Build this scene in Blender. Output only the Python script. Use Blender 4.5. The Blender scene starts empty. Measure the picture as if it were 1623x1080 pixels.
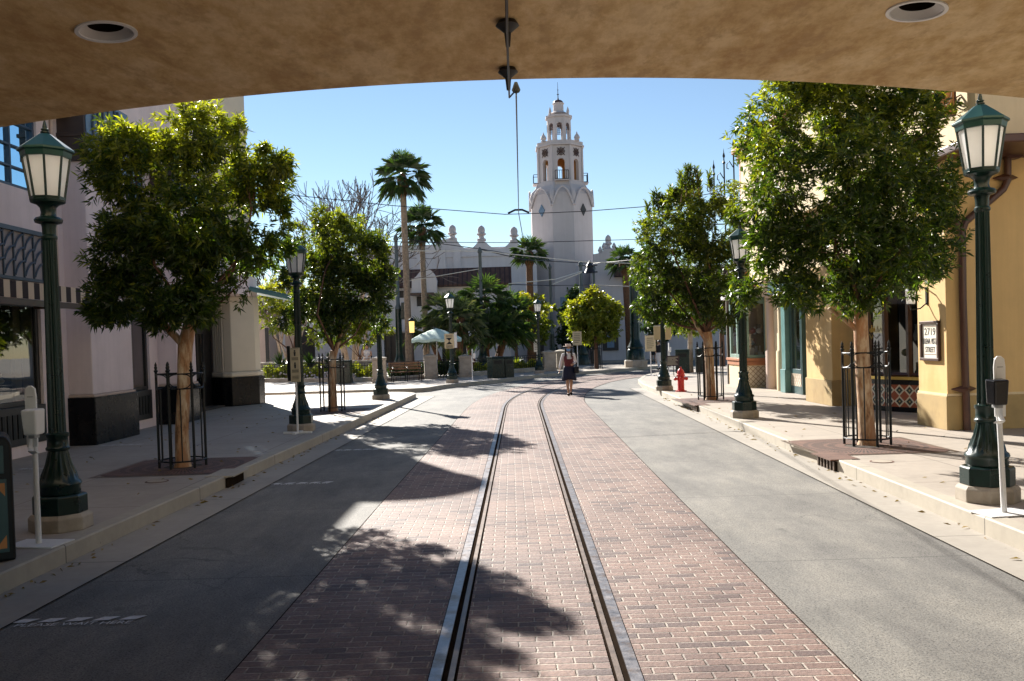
import bpy, bmesh, math, random
import numpy as np
from mathutils import Vector, Matrix
R = math.radians
random.seed(7); RNG = np.random.default_rng(11)
S = bpy.context.scene

# ------------------------------------------------------------------ camera
F, PITCH, ROLL, HC, HY, CX = 1400., R(1.2), R(1.75), 1.8, 542., 811.5
cp, sp, cr, sr = math.cos(PITCH), math.sin(PITCH), math.cos(ROLL), math.sin(ROLL)
DV = Vector((0, cp, -sp)); U0 = Vector((0, sp, cp)); X1 = Vector((1, 0, 0))
UV = cr*U0 + sr*X1; RV = cr*X1 - sr*U0
CY = HY + F*math.tan(PITCH); CAMP = Vector((0, 0, HC))
cam_d = bpy.data.cameras.new('camera'); cam = bpy.data.objects.new('camera', cam_d)
S.collection.objects.link(cam); S.camera = cam
m = Matrix((RV, UV, -DV)).transposed().to_4x4(); m.translation = CAMP; cam.matrix_world = m
cam_d.sensor_width = 36; cam_d.lens = 36*F/1623; cam_d.shift_y = (CY-540)/1623
cam_d.clip_start = .05; cam_d.clip_end = 3000
# ------------------------------------------------------------------ world, sun, exposure
SUN_EL, SUN_AZ = R(30), R(-25.5)
W = bpy.data.worlds.new('World'); S.world = W; W.use_nodes = True
nt = W.node_tree; bg = nt.nodes['Background']; sky = nt.nodes.new('ShaderNodeTexSky')
sky.sky_type = 'NISHITA'; sky.sun_disc = False; sky.sun_elevation = SUN_EL; sky.sun_rotation = SUN_AZ
sky.air_density = 1.0; sky.dust_density = 0.0; sky.ozone_density = 2.0
nt.links.new(sky.outputs[0], bg.inputs[0]); bg.inputs[1].default_value = .05
sl = bpy.data.lights.new('sun', 'SUN'); sl.energy = 5.0; sl.angle = R(.5); sl.color = (1, .95, .87)
so = bpy.data.objects.new('sun', sl); S.collection.objects.link(so)
sd = Vector((math.sin(SUN_AZ)*math.cos(SUN_EL), math.cos(SUN_AZ)*math.cos(SUN_EL), math.sin(SUN_EL)))
so.rotation_euler = sd.to_track_quat('Z', 'Y').to_euler(); so.location = sd*60
S.view_settings.view_transform = 'Standard'; S.view_settings.look = 'None'
S.view_settings.exposure = 1.45; S.view_settings.gamma = 1
S.cycles.max_bounces = 8; S.cycles.diffuse_bounces = 3; S.cycles.transparent_max_bounces = 12

def at(x, y, Y):
    r = (x-CX)/F*RV - (y-CY)/F*UV + DV
    return CAMP + r*(Y/r.y)

# ------------------------------------------------------------------ materials
MATS = {}
class N:
    def __init__(s, name):
        s.m = bpy.data.materials.new(name); s.m.use_nodes = True; s.t = s.m.node_tree
        s.b = s.t.nodes['Principled BSDF']; s.out = s.t.nodes['Material Output']
        s.tc = s.t.nodes.new('ShaderNodeTexCoord')
    def n(s, typ, **kw):
        nd = s.t.nodes.new('ShaderNode'+typ)
        for k, v in kw.items(): setattr(nd, k, v)
        return nd
    def l(s, a, b): s.t.links.new(a, b)
    def noise(s, scale, detail=4, rough=.55, vec=None):
        nd = s.n('TexNoise'); nd.inputs['Scale'].default_value = scale; nd.inputs['Detail'].default_value = detail; nd.inputs['Roughness'].default_value = rough
        s.l(vec or s.tc.outputs['Object'], nd.inputs['Vector']); return nd.outputs['Fac']
    def ramp(s, fac, stops):
        r = s.n('ValToRGB'); e = r.color_ramp.elements
        while len(e) < len(stops): e.new(.5)
        for el, (p, c) in zip(e, stops): el.position = p; el.color = (c[0], c[1], c[2], 1)
        s.l(fac, r.inputs[0]); return r.outputs[0]
    def mix(s, fac, a, b, mode='MIX'):
        x = s.n('Mix', data_type='RGBA', blend_type=mode)
        for i, v in ((0, fac), (6, a), (7, b)):
            if hasattr(v, 'is_linked'): s.l(v, x.inputs[i])
            elif i == 0: x.inputs[0].default_value = v
            else: x.inputs[i].default_value = (v[0], v[1], v[2], 1)
        return x.outputs[2]
    def math(s, op, a, b=0.):
        x = s.n('Math', operation=op)
        for i, v in enumerate((a, b)):
            if hasattr(v, 'is_linked'): s.l(v, x.inputs[i])
            else: x.inputs[i].default_value = v
        return x.outputs[0]
    def bump(s, h, strength=.3, dist=.01):
        b = s.n('Bump'); b.inputs['Strength'].default_value = strength; b.inputs['Distance'].default_value = dist
        s.l(h, b.inputs['Height']); s.l(b.outputs[0], s.b.inputs['Normal'])
    def set(s, **kw):
        for k, v in kw.items():
            i = s.b.inputs[k.replace('_', ' ')]
            i.default_value = (v[0], v[1], v[2], 1) if isinstance(v, tuple) else v
    def col(s, c): s.l(c, s.b.inputs['Base Color'])

def sc(c, k): return tuple(min(1, v*k) for v in c)
def pm(name, col, rough=.6, var=.18, scale=5, bump=.15, bscale=60, metal=0, dist=.004, spec=.5, coat=0, stain=None, streak=0):
    if name in MATS: return MATS[name]
    g = N(name); f = g.noise(scale, 5, .6)
    c = g.ramp(f, [(.3, sc(col, 1-var)), (.7, sc(col, 1+var))])
    if stain:
        sf = g.ramp(g.noise(scale*.35, 6, .65), [(.5, (0, 0, 0)), (.68, (1, 1, 1))])
        c = g.mix(sf, c, stain)
    if streak:
        mp = g.n('Mapping'); mp.inputs['Scale'].default_value = (2.6, 2.6, .16); g.l(g.tc.outputs['Object'], mp.inputs[0])
        c = g.mix(streak*.35, c, g.mix(1, c, g.ramp(g.noise(1.6, 6, .7, mp.outputs[0]), [(.4, (.66, .63, .6)), (.55, (1, 1, 1)), (.68, (1.1, 1.1, 1.08))]), 'MULTIPLY'))
    g.col(c); g.set(Roughness=rough, Metallic=metal, Specular_IOR_Level=spec, Coat_Weight=coat)
    rr = g.n('MapRange'); rr.inputs['To Min'].default_value = max(.02, rough-.12); rr.inputs['To Max'].default_value = min(1, rough+.12)
    g.l(f, rr.inputs['Value']); g.l(rr.outputs[0], g.b.inputs['Roughness'])
    if bump: g.bump(g.noise(bscale, 4), bump, dist)
    MATS[name] = g.m; return g.m

def soffit_mat():
    g = N('trowelled_plaster')
    mp = g.n('Mapping'); mp.inputs['Scale'].default_value = (1.5, .75, 1); mp.inputs['Rotation'].default_value = (0, 0, .25); g.l(g.tc.outputs['Object'], mp.inputs[0]); v = mp.outputs[0]
    a = g.noise(1.5, 8, .7, v); b = g.noise(5.5, 7, .72, v); c = g.noise(.45, 3, .5)
    col = g.ramp(a, [(.40, (.36, .18, .05)), (.5, (.63, .42, .19)), (.58, (.82, .64, .40))])
    col = g.mix(.5, col, g.ramp(b, [(.41, (.42, .25, .085)), (.59, (.78, .60, .33))]))
    col = g.mix(g.ramp(g.noise(2.6, 5, .7, v), [(.54, (0, 0, 0)), (.64, (.6, .6, .6))]), col, (.32, .18, .07))
    col = g.mix(.35, col, g.ramp(c, [(.35, (.46, .29, .11)), (.65, (.66, .48, .24))]))
    g.col(col); g.set(Roughness=.8); g.bump(g.math('ADD', g.noise(14, 7, .7, v), g.math('MULTIPLY', a, .6)), .3, .012); return g.m

def concrete_mat(name, base, joint=None, rough=.8, dark=.55, speck=.0, bump=.25):
    """cast concrete; joint=(dx,dy,x0,y0,width) scored joints"""
    g = N(name); a = g.noise(.9, 6, .65); b = g.noise(9, 5, .6); f = g.noise(75 if speck else 170, 3, .7)
    c = g.ramp(a, [(.28, sc(base, .72 if speck else .82)), (.72, sc(base, 1.2 if speck else 1.13))])
    c = g.mix(.35, c, g.ramp(b, [(.3, sc(base, .8)), (.7, sc(base, 1.15))]))
    st = g.ramp(g.noise(.55, 8, .72), [(.54, (0, 0, 0)), (.74, (.55, .55, .55))]); c = g.mix(st, c, sc(base, dark))
    if speck:
        s = g.ramp(f, [(.38, (1, 1, 1)), (.5, (0, 0, 0))]); c = g.mix(g.math('MULTIPLY', s, speck), c, sc(base, .22))
        s2 = g.ramp(g.noise(60, 3, .7), [(.54, (0, 0, 0)), (.66, (1, 1, 1))]); c = g.mix(g.math('MULTIPLY', s2, speck*.6), c, sc(base, 1.5))
    else:
        s = g.ramp(f, [(.3, (1, 1, 1)), (.42, (0, 0, 0))]); c = g.mix(g.math('MULTIPLY', s, .25), c, sc(base, .6))
    if speck:
        wv = g.n('VectorMath', operation='MULTIPLY_ADD'); wn = g.n('TexNoise'); wn.inputs['Scale'].default_value = 1.3; wn.inputs['Detail'].default_value = 6; g.l(g.tc.outputs['Object'], wn.inputs['Vector'])
        g.l(wn.outputs['Color'], wv.inputs[0]); wv.inputs[1].default_value = (1.1, 1.1, 0); g.l(g.tc.outputs['Object'], wv.inputs[2])
        vo = g.n('TexVoronoi', feature='DISTANCE_TO_EDGE'); vo.inputs['Scale'].default_value = .19; g.l(wv.outputs[0], vo.inputs['Vector'])
        ck = g.math('LESS_THAN', vo.outputs['Distance'], .0013); c = g.mix(g.math('MULTIPLY', ck, g.ramp(g.noise(.4, 3), [(.42, (0, 0, 0)), (.56, (.5, .5, .5))])), c, sc(base, .2))
        mp = g.n('Mapping'); mp.inputs['Scale'].default_value = (1.6, .5, 1); g.l(g.tc.outputs['Object'], mp.inputs[0])
        sm = g.noise(1.0, 7, .7, mp.outputs[0]); c = g.mix(.85, c, g.mix(1, c, g.ramp(sm, [(.36, (.62, .62, .64)), (.5, (.96, .96, .96)), (.64, (1.28, 1.26, 1.22))]), 'MULTIPLY'))
        oil = g.ramp(g.noise(2.3, 3, .5), [(.68, (0, 0, 0)), (.74, (.55, .55, .55))]); c = g.mix(oil, c, sc(base, .3))
    else:
        gum = g.n('TexVoronoi'); gum.inputs['Scale'].default_value = 2.6; g.l(g.tc.outputs['Object'], gum.inputs['Vector'])
        c = g.mix(g.math('MULTIPLY', g.math('LESS_THAN', gum.outputs['Distance'], .045), .45), c, sc(base, .35))
    if joint:
        dx, dy, x0, y0, w = joint; sx = g.n('SeparateXYZ'); g.l(g.tc.outputs['Object'], sx.inputs[0]); t = None
        for ax, d0, off in ((0, dx, x0), (1, dy, y0)):
            if not d0: continue
            p = g.math('PINGPONG', g.math('SUBTRACT', sx.outputs[ax], off), d0/2)
            q = g.math('LESS_THAN', p, w/2); t = q if t is None else g.math('MAXIMUM', t, q)
        c = g.mix(g.math('MULTIPLY', t, .8), c, sc(base, .2))
    g.col(c); g.set(Roughness=rough); g.bump(f if speck else b, bump, .006 if speck else .004); return g.m

def brick_mat():
    g = N('brick_paving')
    w = g.n('TexNoise'); w.inputs['Scale'].default_value = 22; w.inputs['Detail'].default_value = 4; g.l(g.tc.outputs['Object'], w.inputs['Vector'])
    vm = g.n('VectorMath', operation='MULTIPLY_ADD'); g.l(w.outputs['Color'], vm.inputs[0]); vm.inputs[1].default_value = (.016, .014, 0); g.l(g.tc.outputs['Object'], vm.inputs[2])
    def tex(c1, c2, mo, ms, sm):
        b = g.n('TexBrick'); g.l(vm.outputs[0], b.inputs['Vector']); b.offset = .5
        b.inputs['Color1'].default_value = (*c1, 1); b.inputs['Color2'].default_value = (*c2, 1); b.inputs['Mortar'].default_value = (*mo, 1)
        for k, v in (('Scale', 1), ('Mortar Size', ms), ('Mortar Smooth', sm), ('Bias', 0), ('Brick Width', .205), ('Row Height', .094)): b.inputs[k].default_value = v
        return b
    b = tex((.15, .099, .086), (.222, .16, .14), (.36, .31, .265), .0085, .7)
    idx = tex((0, 0, 0), (1, 1, 1), (.5, .5, .5), 0, 0)
    rnd = g.ramp(idx.outputs['Color'], [(0, (.86, .85, .86)), (.1, (.66, .71, .80)), (.2, (1.0, .98, .97)), (.7, (1.07, 1.0, .96)), (1, (.94, .92, .93))])
    c = g.mix(1, b.outputs['Color'], rnd, 'MULTIPLY'); c = g.mix(b.outputs['Fac'], c, g.ramp(g.noise(3.1, 5, .7), [(.36, (.14, .115, .1)), (.54, (.37, .325, .28))]))
    a = g.noise(38, 5, .7); c = g.mix(.6, c, g.mix(1, c, g.ramp(a, [(.36, (.5, .5, .53)), (.64, (1.4, 1.36, 1.32))]), 'MULTIPLY'))
    L = g.noise(.8, 6, .65); c = g.mix(.75, c, g.mix(1, c, g.ramp(L, [(.36, (.68, .67, .69)), (.64, (1.2, 1.18, 1.14))]), 'MULTIPLY'))
    g.col(c); g.set(Roughness=.7, Specular_IOR_Level=.35)
    h = g.math('ADD', g.math('MULTIPLY', b.outputs['Fac'], -1.0), g.math('MULTIPLY', a, .5)); g.bump(h, .75, .012)
    return g.m

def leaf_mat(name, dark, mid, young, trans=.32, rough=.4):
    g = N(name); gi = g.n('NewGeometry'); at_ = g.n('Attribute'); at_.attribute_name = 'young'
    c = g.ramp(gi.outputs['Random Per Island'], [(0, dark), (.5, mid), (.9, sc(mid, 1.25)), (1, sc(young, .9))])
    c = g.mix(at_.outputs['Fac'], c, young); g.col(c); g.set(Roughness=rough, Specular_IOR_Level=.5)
    t = g.n('BsdfTranslucent'); tc = g.mix(1, c, (2.5, 2.5, .6), 'MULTIPLY'); g.l(tc, t.inputs[0])
    mx = g.n('MixShader'); mx.inputs[0].default_value = trans; g.l(g.b.outputs[0], mx.inputs[1]); g.l(t.outputs[0], mx.inputs[2]); g.l(mx.outputs[0], g.out.inputs[0])
    return g.m

def glass_mat(name='window_glass', tint=(.75, .8, .8), dark=.25, gain=1.9, refl=(1, 1, 1)):
    g = N(name); fr = g.n('Fresnel'); fr.inputs[0].default_value = 1.52
    tr = g.n('BsdfTransparent'); tr.inputs[0].default_value = (*sc(tint, 1-dark), 1); gl = g.n('BsdfGlossy'); gl.inputs['Roughness'].default_value = .015; gl.inputs[0].default_value = (*refl, 1)
    bp = g.n('Bump'); bp.inputs['Strength'].default_value = .04; bp.inputs['Distance'].default_value = .02; g.l(g.noise(1.5, 2), bp.inputs['Height']); g.l(bp.outputs[0], gl.inputs['Normal'])
    k = g.math('MINIMUM', g.math('MULTIPLY', fr.outputs[0], gain), .9)
    mx = g.n('MixShader'); g.l(k, mx.inputs[0]); g.l(tr.outputs[0], mx.inputs[1]); g.l(gl.outputs[0], mx.inputs[2]); g.l(mx.outputs[0], g.out.inputs[0]); return g.m

def frosted_mat():
    g = N('frosted_lamp_glass'); g.col(g.ramp(g.noise(6, 3), [(.3, (.9, .89, .87)), (.7, (.96, .95, .94))])); g.set(Roughness=.3)
    t = g.n('BsdfTranslucent'); t.inputs[0].default_value = (.96, .95, .92, 1)
    mx = g.n('MixShader'); mx.inputs[0].default_value = .55; g.l(g.b.outputs[0], mx.inputs[1]); g.l(t.outputs[0], mx.inputs[2]); g.l(mx.outputs[0], g.out.inputs[0]); return g.m

def bark_mat():
    g = N('peeling_bark'); mp = g.n('Mapping'); mp.inputs['Scale'].default_value = (1, 1, .28); g.l(g.tc.outputs['Object'], mp.inputs[0]); v = mp.outputs[0]
    c = g.ramp(g.noise(9, 6, .65, v), [(.36, (.15, .075, .035)), (.45, (.36, .21, .11)), (.53, (.5, .36, .23)), (.64, (.62, .5, .36))])
    c = g.mix(g.ramp(g.noise(4, 4, .6, v), [(.49, (0, 0, 0)), (.57, (.85, .85, .85))]), c, (.34, .15, .06))
    g.col(c); g.set(Roughness=.8); g.bump(g.noise(28, 6, .7, v), .7, .02); return g.m

def tile_mat(name, kind):
    """patterned glazed tiles in (u,v)=Generated-free object coords: uses the object's own y/z"""
    g = N(name); sx = g.n('SeparateXYZ'); g.l(g.tc.outputs['UV'], sx.inputs[0])
    u = g.math('PINGPONG', sx.outputs[0], .5); v = g.math('PINGPONG', sx.outputs[1], .5)
    dd = g.math('ADD', u, v)   # 0 at tile corner .. 1 at tile centre
    if kind == 'diamond':
        c = g.ramp(dd, [(0, (.30, .075, .03)), (.44, (.34, .09, .035)), (.47, (.62, .55, .42)), (.62, (.62, .55, .42)), (.66, (.03, .05, .045)), (.86, (.05, .06, .05)), (.9, (.4, .3, .12))])
        for r in c.node.color_ramp.elements: pass
        c.node.color_ramp.interpolation = 'CONSTANT'
    else:
        c = g.ramp(g.math('ABSOLUTE', g.math('SUBTRACT', dd, .5)), [(0, (.16, .09, .05)), (.055, (.16, .09, .05)), (.085, (.56, .47, .36)), (1, (.6, .52, .4))])
    g.col(g.mix(.25, c, g.mix(1, c, g.ramp(g.noise(20, 4), [(.3, (.6, .6, .6)), (.7, (1.3, 1.3, 1.3))]), 'MULTIPLY')))
    g.set(Roughness=.25); return g.m

def stripe_mat():
    g = N('striped_awning_cloth'); sx = g.n('SeparateXYZ'); g.l(g.tc.outputs['Object'], sx.inputs[0])
    s = g.math('LESS_THAN', g.math('PINGPONG', sx.outputs[1], .16), .08)
    c = g.mix(s, (.62, .5, .38), (.03, .018, .018)); g.col(c); g.set(Roughness=.85); g.bump(g.noise(200), .2, .002); return g.m

def grate_mat():
    g = N('rusted_tree_grate'); v = g.n('VectorMath', operation='LENGTH'); mp = g.n('Mapping'); mp.inputs['Scale'].default_value = (1, 1, 0); g.l(g.tc.outputs['Object'], mp.inputs[0]); g.l(mp.outputs[0], v.inputs[0])
    sx = g.n('SeparateXYZ'); g.l(g.tc.outputs['Object'], sx.inputs[0])
    ang = g.math('ARCTAN2', sx.outputs[1], sx.outputs[0]); a = g.math('PINGPONG', ang, .035); sl_ = g.math('LESS_THAN', a, .015)
    r = v.outputs['Value']; ring = g.math('LESS_THAN', g.math('PINGPONG', g.math('SUBTRACT', r, .42), .11), .085)
    ins = g.math('LESS_THAN', r, .84); out = g.math('GREATER_THAN', r, .40)
    k = g.math('MULTIPLY', g.math('MULTIPLY', sl_, ring), g.math('MULTIPLY', ins, out))
    c = g.ramp(g.noise(6, 6, .65), [(.3, (.085, .04, .028)), (.7, (.165, .085, .058))]); c = g.mix(k, c, (.008, .006, .005))
    g.col(c); g.set(Roughness=.75); g.bump(g.math('SUBTRACT', g.noise(50), g.math('MULTIPLY', k, 2)), .5, .01); return g.m

M = {}
def mk():
    M['soffit'] = soffit_mat()
    M['bridge_face'] = pm('bridge_stucco', (.52, .42, .29), .85)
    M['road'] = concrete_mat('exposed_aggregate_road', (.182, .172, .155), (0, 2.9, 0, 1.2, .012), .8, .6, .85, .6)
    M['gutter'] = concrete_mat('gutter_concrete', (.32, .288, .247), (0, 3.05, 0, 1.55, .014), .75)
    M['kerb'] = concrete_mat('kerb_concrete', (.375, .333, .27), (0, 3.05, 0, 1.55, .016), .75)
    M['walk'] = concrete_mat('sidewalk_concrete', (.345, .298, .25), (1.55, 1.55, .62, .2, .012), .7)
    M['ground'] = concrete_mat('plaza_paving', (.36, .33, .29), (2, 2, 0, 0, .012), .8)
    M['brick'] = brick_mat()
    M['groove'] = pm('rail_groove_dirt', (.022, .016, .012), .95, spec=0)
    M['steel'] = pm('worn_rail_steel', (.25, .23, .225), .42, .3, 14, .25, 90, metal=.85, stain=(.16, .105, .07))
    M['rust'] = pm('rusty_rail_lip', (.16, .12, .095), .5, .3, 10, .3, 70, metal=.6)
    M['green'] = pm('dark_green_paint', (.0035, .017, .0135), .3, .2, 9, .08, 60, spec=.4)
    M['green2'] = pm('verdigris_green_paint', (.010, .046, .038), .34, .2, 6, .08, spec=.4)
    M['black'] = pm('black_iron', (.005, .006, .007), .42, .3, 9, .12, spec=.3)
    M['blackstone'] = pm('polished_black_stone', (.004, .004, .005), .28, .4, 4, 0, spec=.22)
    M['stone'] = pm('cast_stone', (.36, .31, .25), .8, .18, 4, .3, 50, stain=(.25, .21, .16))
    M['frost'] = frosted_mat()
    M['bark'] = bark_mat()
    M['pink'] = pm('pink_stucco', (.76, .63, .61), .88, .07, 1.2, .4, 60, dist=.008, stain=(.7, .57, .54), streak=.5)
    M['pinkdark'] = pm('tan_pink_stucco', (.56, .43, .36), .88, .07, 1.2, .4, 60, streak=.5)
    M['cream'] = pm('cream_turret_stucco', (.6, .53, .42), .88, .06, 1.2, .25, 100)
    M['yellow'] = pm('ochre_stucco', (.62, .42, .185), .9, .07, 1.3, .4, 60, stain=(.54, .33, .11), streak=.55)
    M['sunny'] = pm('pale_yellow_stucco', (.66, .53, .34), .9, .06, 1.3, .35, 70, streak=.5)
    M['basetan'] = pm('tan_plinth', (.38, .27, .12), .85, .12, 3, .35, 60, stain=(.3, .2, .085))
    M['white'] = pm('white_stucco', (.63, .59, .585), .88, .06, .6, .25, 40, stain=(.55, .51, .5), streak=.4)
    M['towerwhite'] = pm('tower_stucco', (.52, .47, .46), .9, .06, .5, .25, 30, stain=(.47, .42, .41), streak=.4)
    M['roof'] = roof_mat()
    M['brownwood'] = pm('dark_brown_wood', (.055, .022, .012), .45, .3, 8, .2, coat=.1)
    M['brownpaint'] = pm('brown_paint', (.075, .030, .018), .4, .2, 5, .1)
    M['capbrown'] = pm('brown_capital', (.045, .03, .026), .5, .2, 4, .1)
    M['capblue'] = pm('blue_grey_capital', (.12, .19, .27), .5, .2, 6, .1)
    M['lattice'] = pm('blue_grey_lattice', (.055, .075, .10), .45, .2, 6, .1)
    M['latticebg'] = pm('lattice_backing', (.34, .30, .30), .8, .1, 4)
    M['frame'] = pm('dark_window_frame', (.018, .015, .015), .4, .3, 6, .1)
    M['blueframe'] = pm('navy_window_frame', (.02, .045, .085), .4, .2, 6, .1)
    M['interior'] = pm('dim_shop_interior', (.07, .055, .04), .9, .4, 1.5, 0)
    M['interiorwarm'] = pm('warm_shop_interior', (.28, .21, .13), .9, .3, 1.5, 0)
    M['glass'] = glass_mat()
    M['skyglass'] = glass_mat('upper_window_glass', (.3, .4, .5), .4, 14, (.5, .8, 1))  # blue tint and raised gain put a sky reflection into the glass colour
    M['stripe'] = stripe_mat()
    M['teal'] = pm('teal_paint', (.10, .22, .215), .4, .12, 6, .1)
    M['tealdark'] = pm('deep_teal_paint', (.028, .075, .078), .4, .15, 6, .1)
    M['sage'] = pm('sage_paint', (.20, .30, .25), .5, .12, 6, .1)
    M['terracotta'] = pm('terracotta', (.36, .135, .06), .6, .2, 8, .2)
    M['tileA'] = tile_mat('diamond_tiles', 'diamond'); M['tileB'] = tile_mat('lattice_tiles', 'lattice')
    M['grate'] = grate_mat()
    M['plastic'] = pm('white_plastic', (.72, .71, .70), .35, .04, 6, 0)
    M['greyplastic'] = pm('grey_plastic', (.3, .3, .3), .4, .05, 6, 0)
    M['blackplastic'] = pm('black_plastic', (.012, .012, .014), .22, .2, 6, 0)
    M['whitemetal'] = pm('white_metal', (.68, .67, .66), .4, .06, 8, .05)
    M['beige'] = pm('beige_sign', (.52, .43, .27), .6, .06, 6, 0)
    M['paper'] = pm('sign_paper', (.66, .60, .5), .7, .06, 6, 0)
    M['ink'] = pm('sign_ink', (.02, .018, .017), .7, .1, 6, 0)
    M['inkbrown'] = pm('brown_ink', (.15, .07, .03), .7, .1, 6, 0)
    M['whitemark'] = pm('white_floor_vinyl', (.62, .61, .60), .6, .25, 30, 0)
    M['red'] = pm('red_hydrant_paint', (.55, .018, .012), .35, .15, 8, .1, coat=.2)
    M['wire'] = pm('dark_wire', (.02, .02, .022), .5, .2, 6, 0)
    M['whitewire'] = pm('pale_wire', (.65, .62, .55), .5, .1, 6, 0)
    M['galv'] = pm('weathered_blue_grey_steel', (.075, .095, .10), .5, .15, 5, .1)
    M['canvas'] = pm('green_umbrella_canvas', (.45, .58, .50), .8, .1, 5, .1)
    M['wood'] = pm('bench_wood', (.24, .12, .055), .6, .3, 8, .2)
    M['skin'] = pm('skin', (.47, .27, .17), .5, .06, 8, 0)
    M['hair'] = pm('dark_hair', (.018, .011, .008), .5, .3, 20, .3)
    M['maroon'] = pm('maroon_vest', (.12, .018, .022), .75, .15, 20, .2)
    M['shirt'] = pm('white_shirt', (.72, .68, .67), .8, .05, 10, .2, 25, dist=.01)
    M['navy'] = pm('navy_skirt', (.008, .010, .032), .8, .2, 12, .2)
    M['straw'] = pm('pale_straw', (.66, .52, .43), .8, .1, 20, .2)
    M['mask'] = pm('blue_face_mask', (.16, .32, .60), .8, .1, 10, 0)
    M['darkcloth'] = pm('dark_clothing', (.014, .013, .016), .85, .2, 10, .1)
    M['leafA'] = leaf_mat('glossy_leaves', (.012, .028, .006), (.036, .062, .009), (.23, .24, .024), .45)
    M['leafB'] = leaf_mat('dense_dark_leaves', (.011, .026, .007), (.033, .056, .010), (.17, .19, .024), .42)
    M['leafY'] = leaf_mat('yellow_green_leaves', (.055, .085, .012), (.12, .145, .018), (.25, .23, .03), .42)
    M['leafD'] = leaf_mat('deep_green_leaves', (.012, .028, .010), (.022, .042, .013), (.05, .08, .02))
    M['palmleaf'] = leaf_mat('palm_fronds', (.022, .048, .016), (.04, .075, .022), (.10, .12, .03), .25)
    M['fanleaf'] = leaf_mat('silver_fan_fronds', (.035, .06, .026), (.075, .1, .05), (.17, .18, .1), .22, .3)
    M['hedge'] = leaf_mat('hedge_leaves', (.05, .08, .012), (.10, .13, .018), (.26, .26, .03), .35)
    M['flower'] = pm('white_flowers', (.6, .55, .55), .8, .1, 8, 0)
    M['palmtrunk'] = pm('palm_trunk', (.25, .185, .13), .9, .35, 9, .7, 24, dist=.03)
    M['palmskirt'] = pm('palm_leaf_bases', (.14, .065, .03), .9, .4, 12, .7, 24, dist=.03)
    M['barebranch'] = pm('bare_twigs', (.14, .115, .10), .85, .3, 6, .2)
    M['palebark'] = pm('pale_smooth_bark', (.46, .36, .27), .75, .25, 5, .3, 20, stain=(.3, .19, .11))
    M['darkbark'] = pm('brown_bark', (.12, .06, .035), .85, .3, 10, .5, 30, dist=.01)
    M['lanternyellow'] = lit_mat()
    M['gold'] = pm('gold_paint', (.55, .38, .1), .35, .1, 6, 0, metal=.8)
    M['goods'] = goods_mat()
    M['orange'] = pm('orange_sign_board', (.48, .20, .06), .6, .2, 5, .1)
    M['lining'] = pm('amber_lantern_lining', (.42, .22, .07), .85, .15, 2, .1)
    M['litter'] = leaf_mat('fallen_leaves', (.12, .07, .025), (.2, .13, .04), (.3, .22, .06), .1, .7)
    M['soil'] = pm('planter_soil', (.05, .035, .025), .95, .3, 10, .4)
def roof_mat():
    g = N('clay_roof_tiles'); sx = g.n('SeparateXYZ'); g.l(g.tc.outputs['Object'], sx.inputs[0])
    w = g.math('PINGPONG', sx.outputs[0], .17); c = g.ramp(g.noise(3, 5), [(.3, (.055, .026, .02)), (.7, (.11, .055, .04))])
    c = g.mix(g.math('LESS_THAN', w, .05), c, (.04, .022, .018)); g.col(c); g.set(Roughness=.85); g.bump(w, .25, .05); return g.m
def lit_mat():
    g = N('lit_amber_glass'); g.set(Base_Color=(.7, .5, .15), Roughness=.4, Emission_Color=(1, .68, .2), Emission_Strength=.55); return g.m
def goods_mat():
    g = N('shop_display_goods'); gi = g.n('NewGeometry')
    c = g.ramp(gi.outputs['Random Per Island'], [(0, (.5, .45, .4)), (.2, (.3, .07, .05)), (.4, (.08, .15, .2)), (.55, (.6, .5, .3)), (.7, (.04, .035, .03)), (.85, (.55, .55, .55)), (1, (.35, .2, .1))])
    c.node.color_ramp.interpolation = 'CONSTANT'; g.col(c); g.set(Roughness=.6); return g.m
mk()

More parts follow.
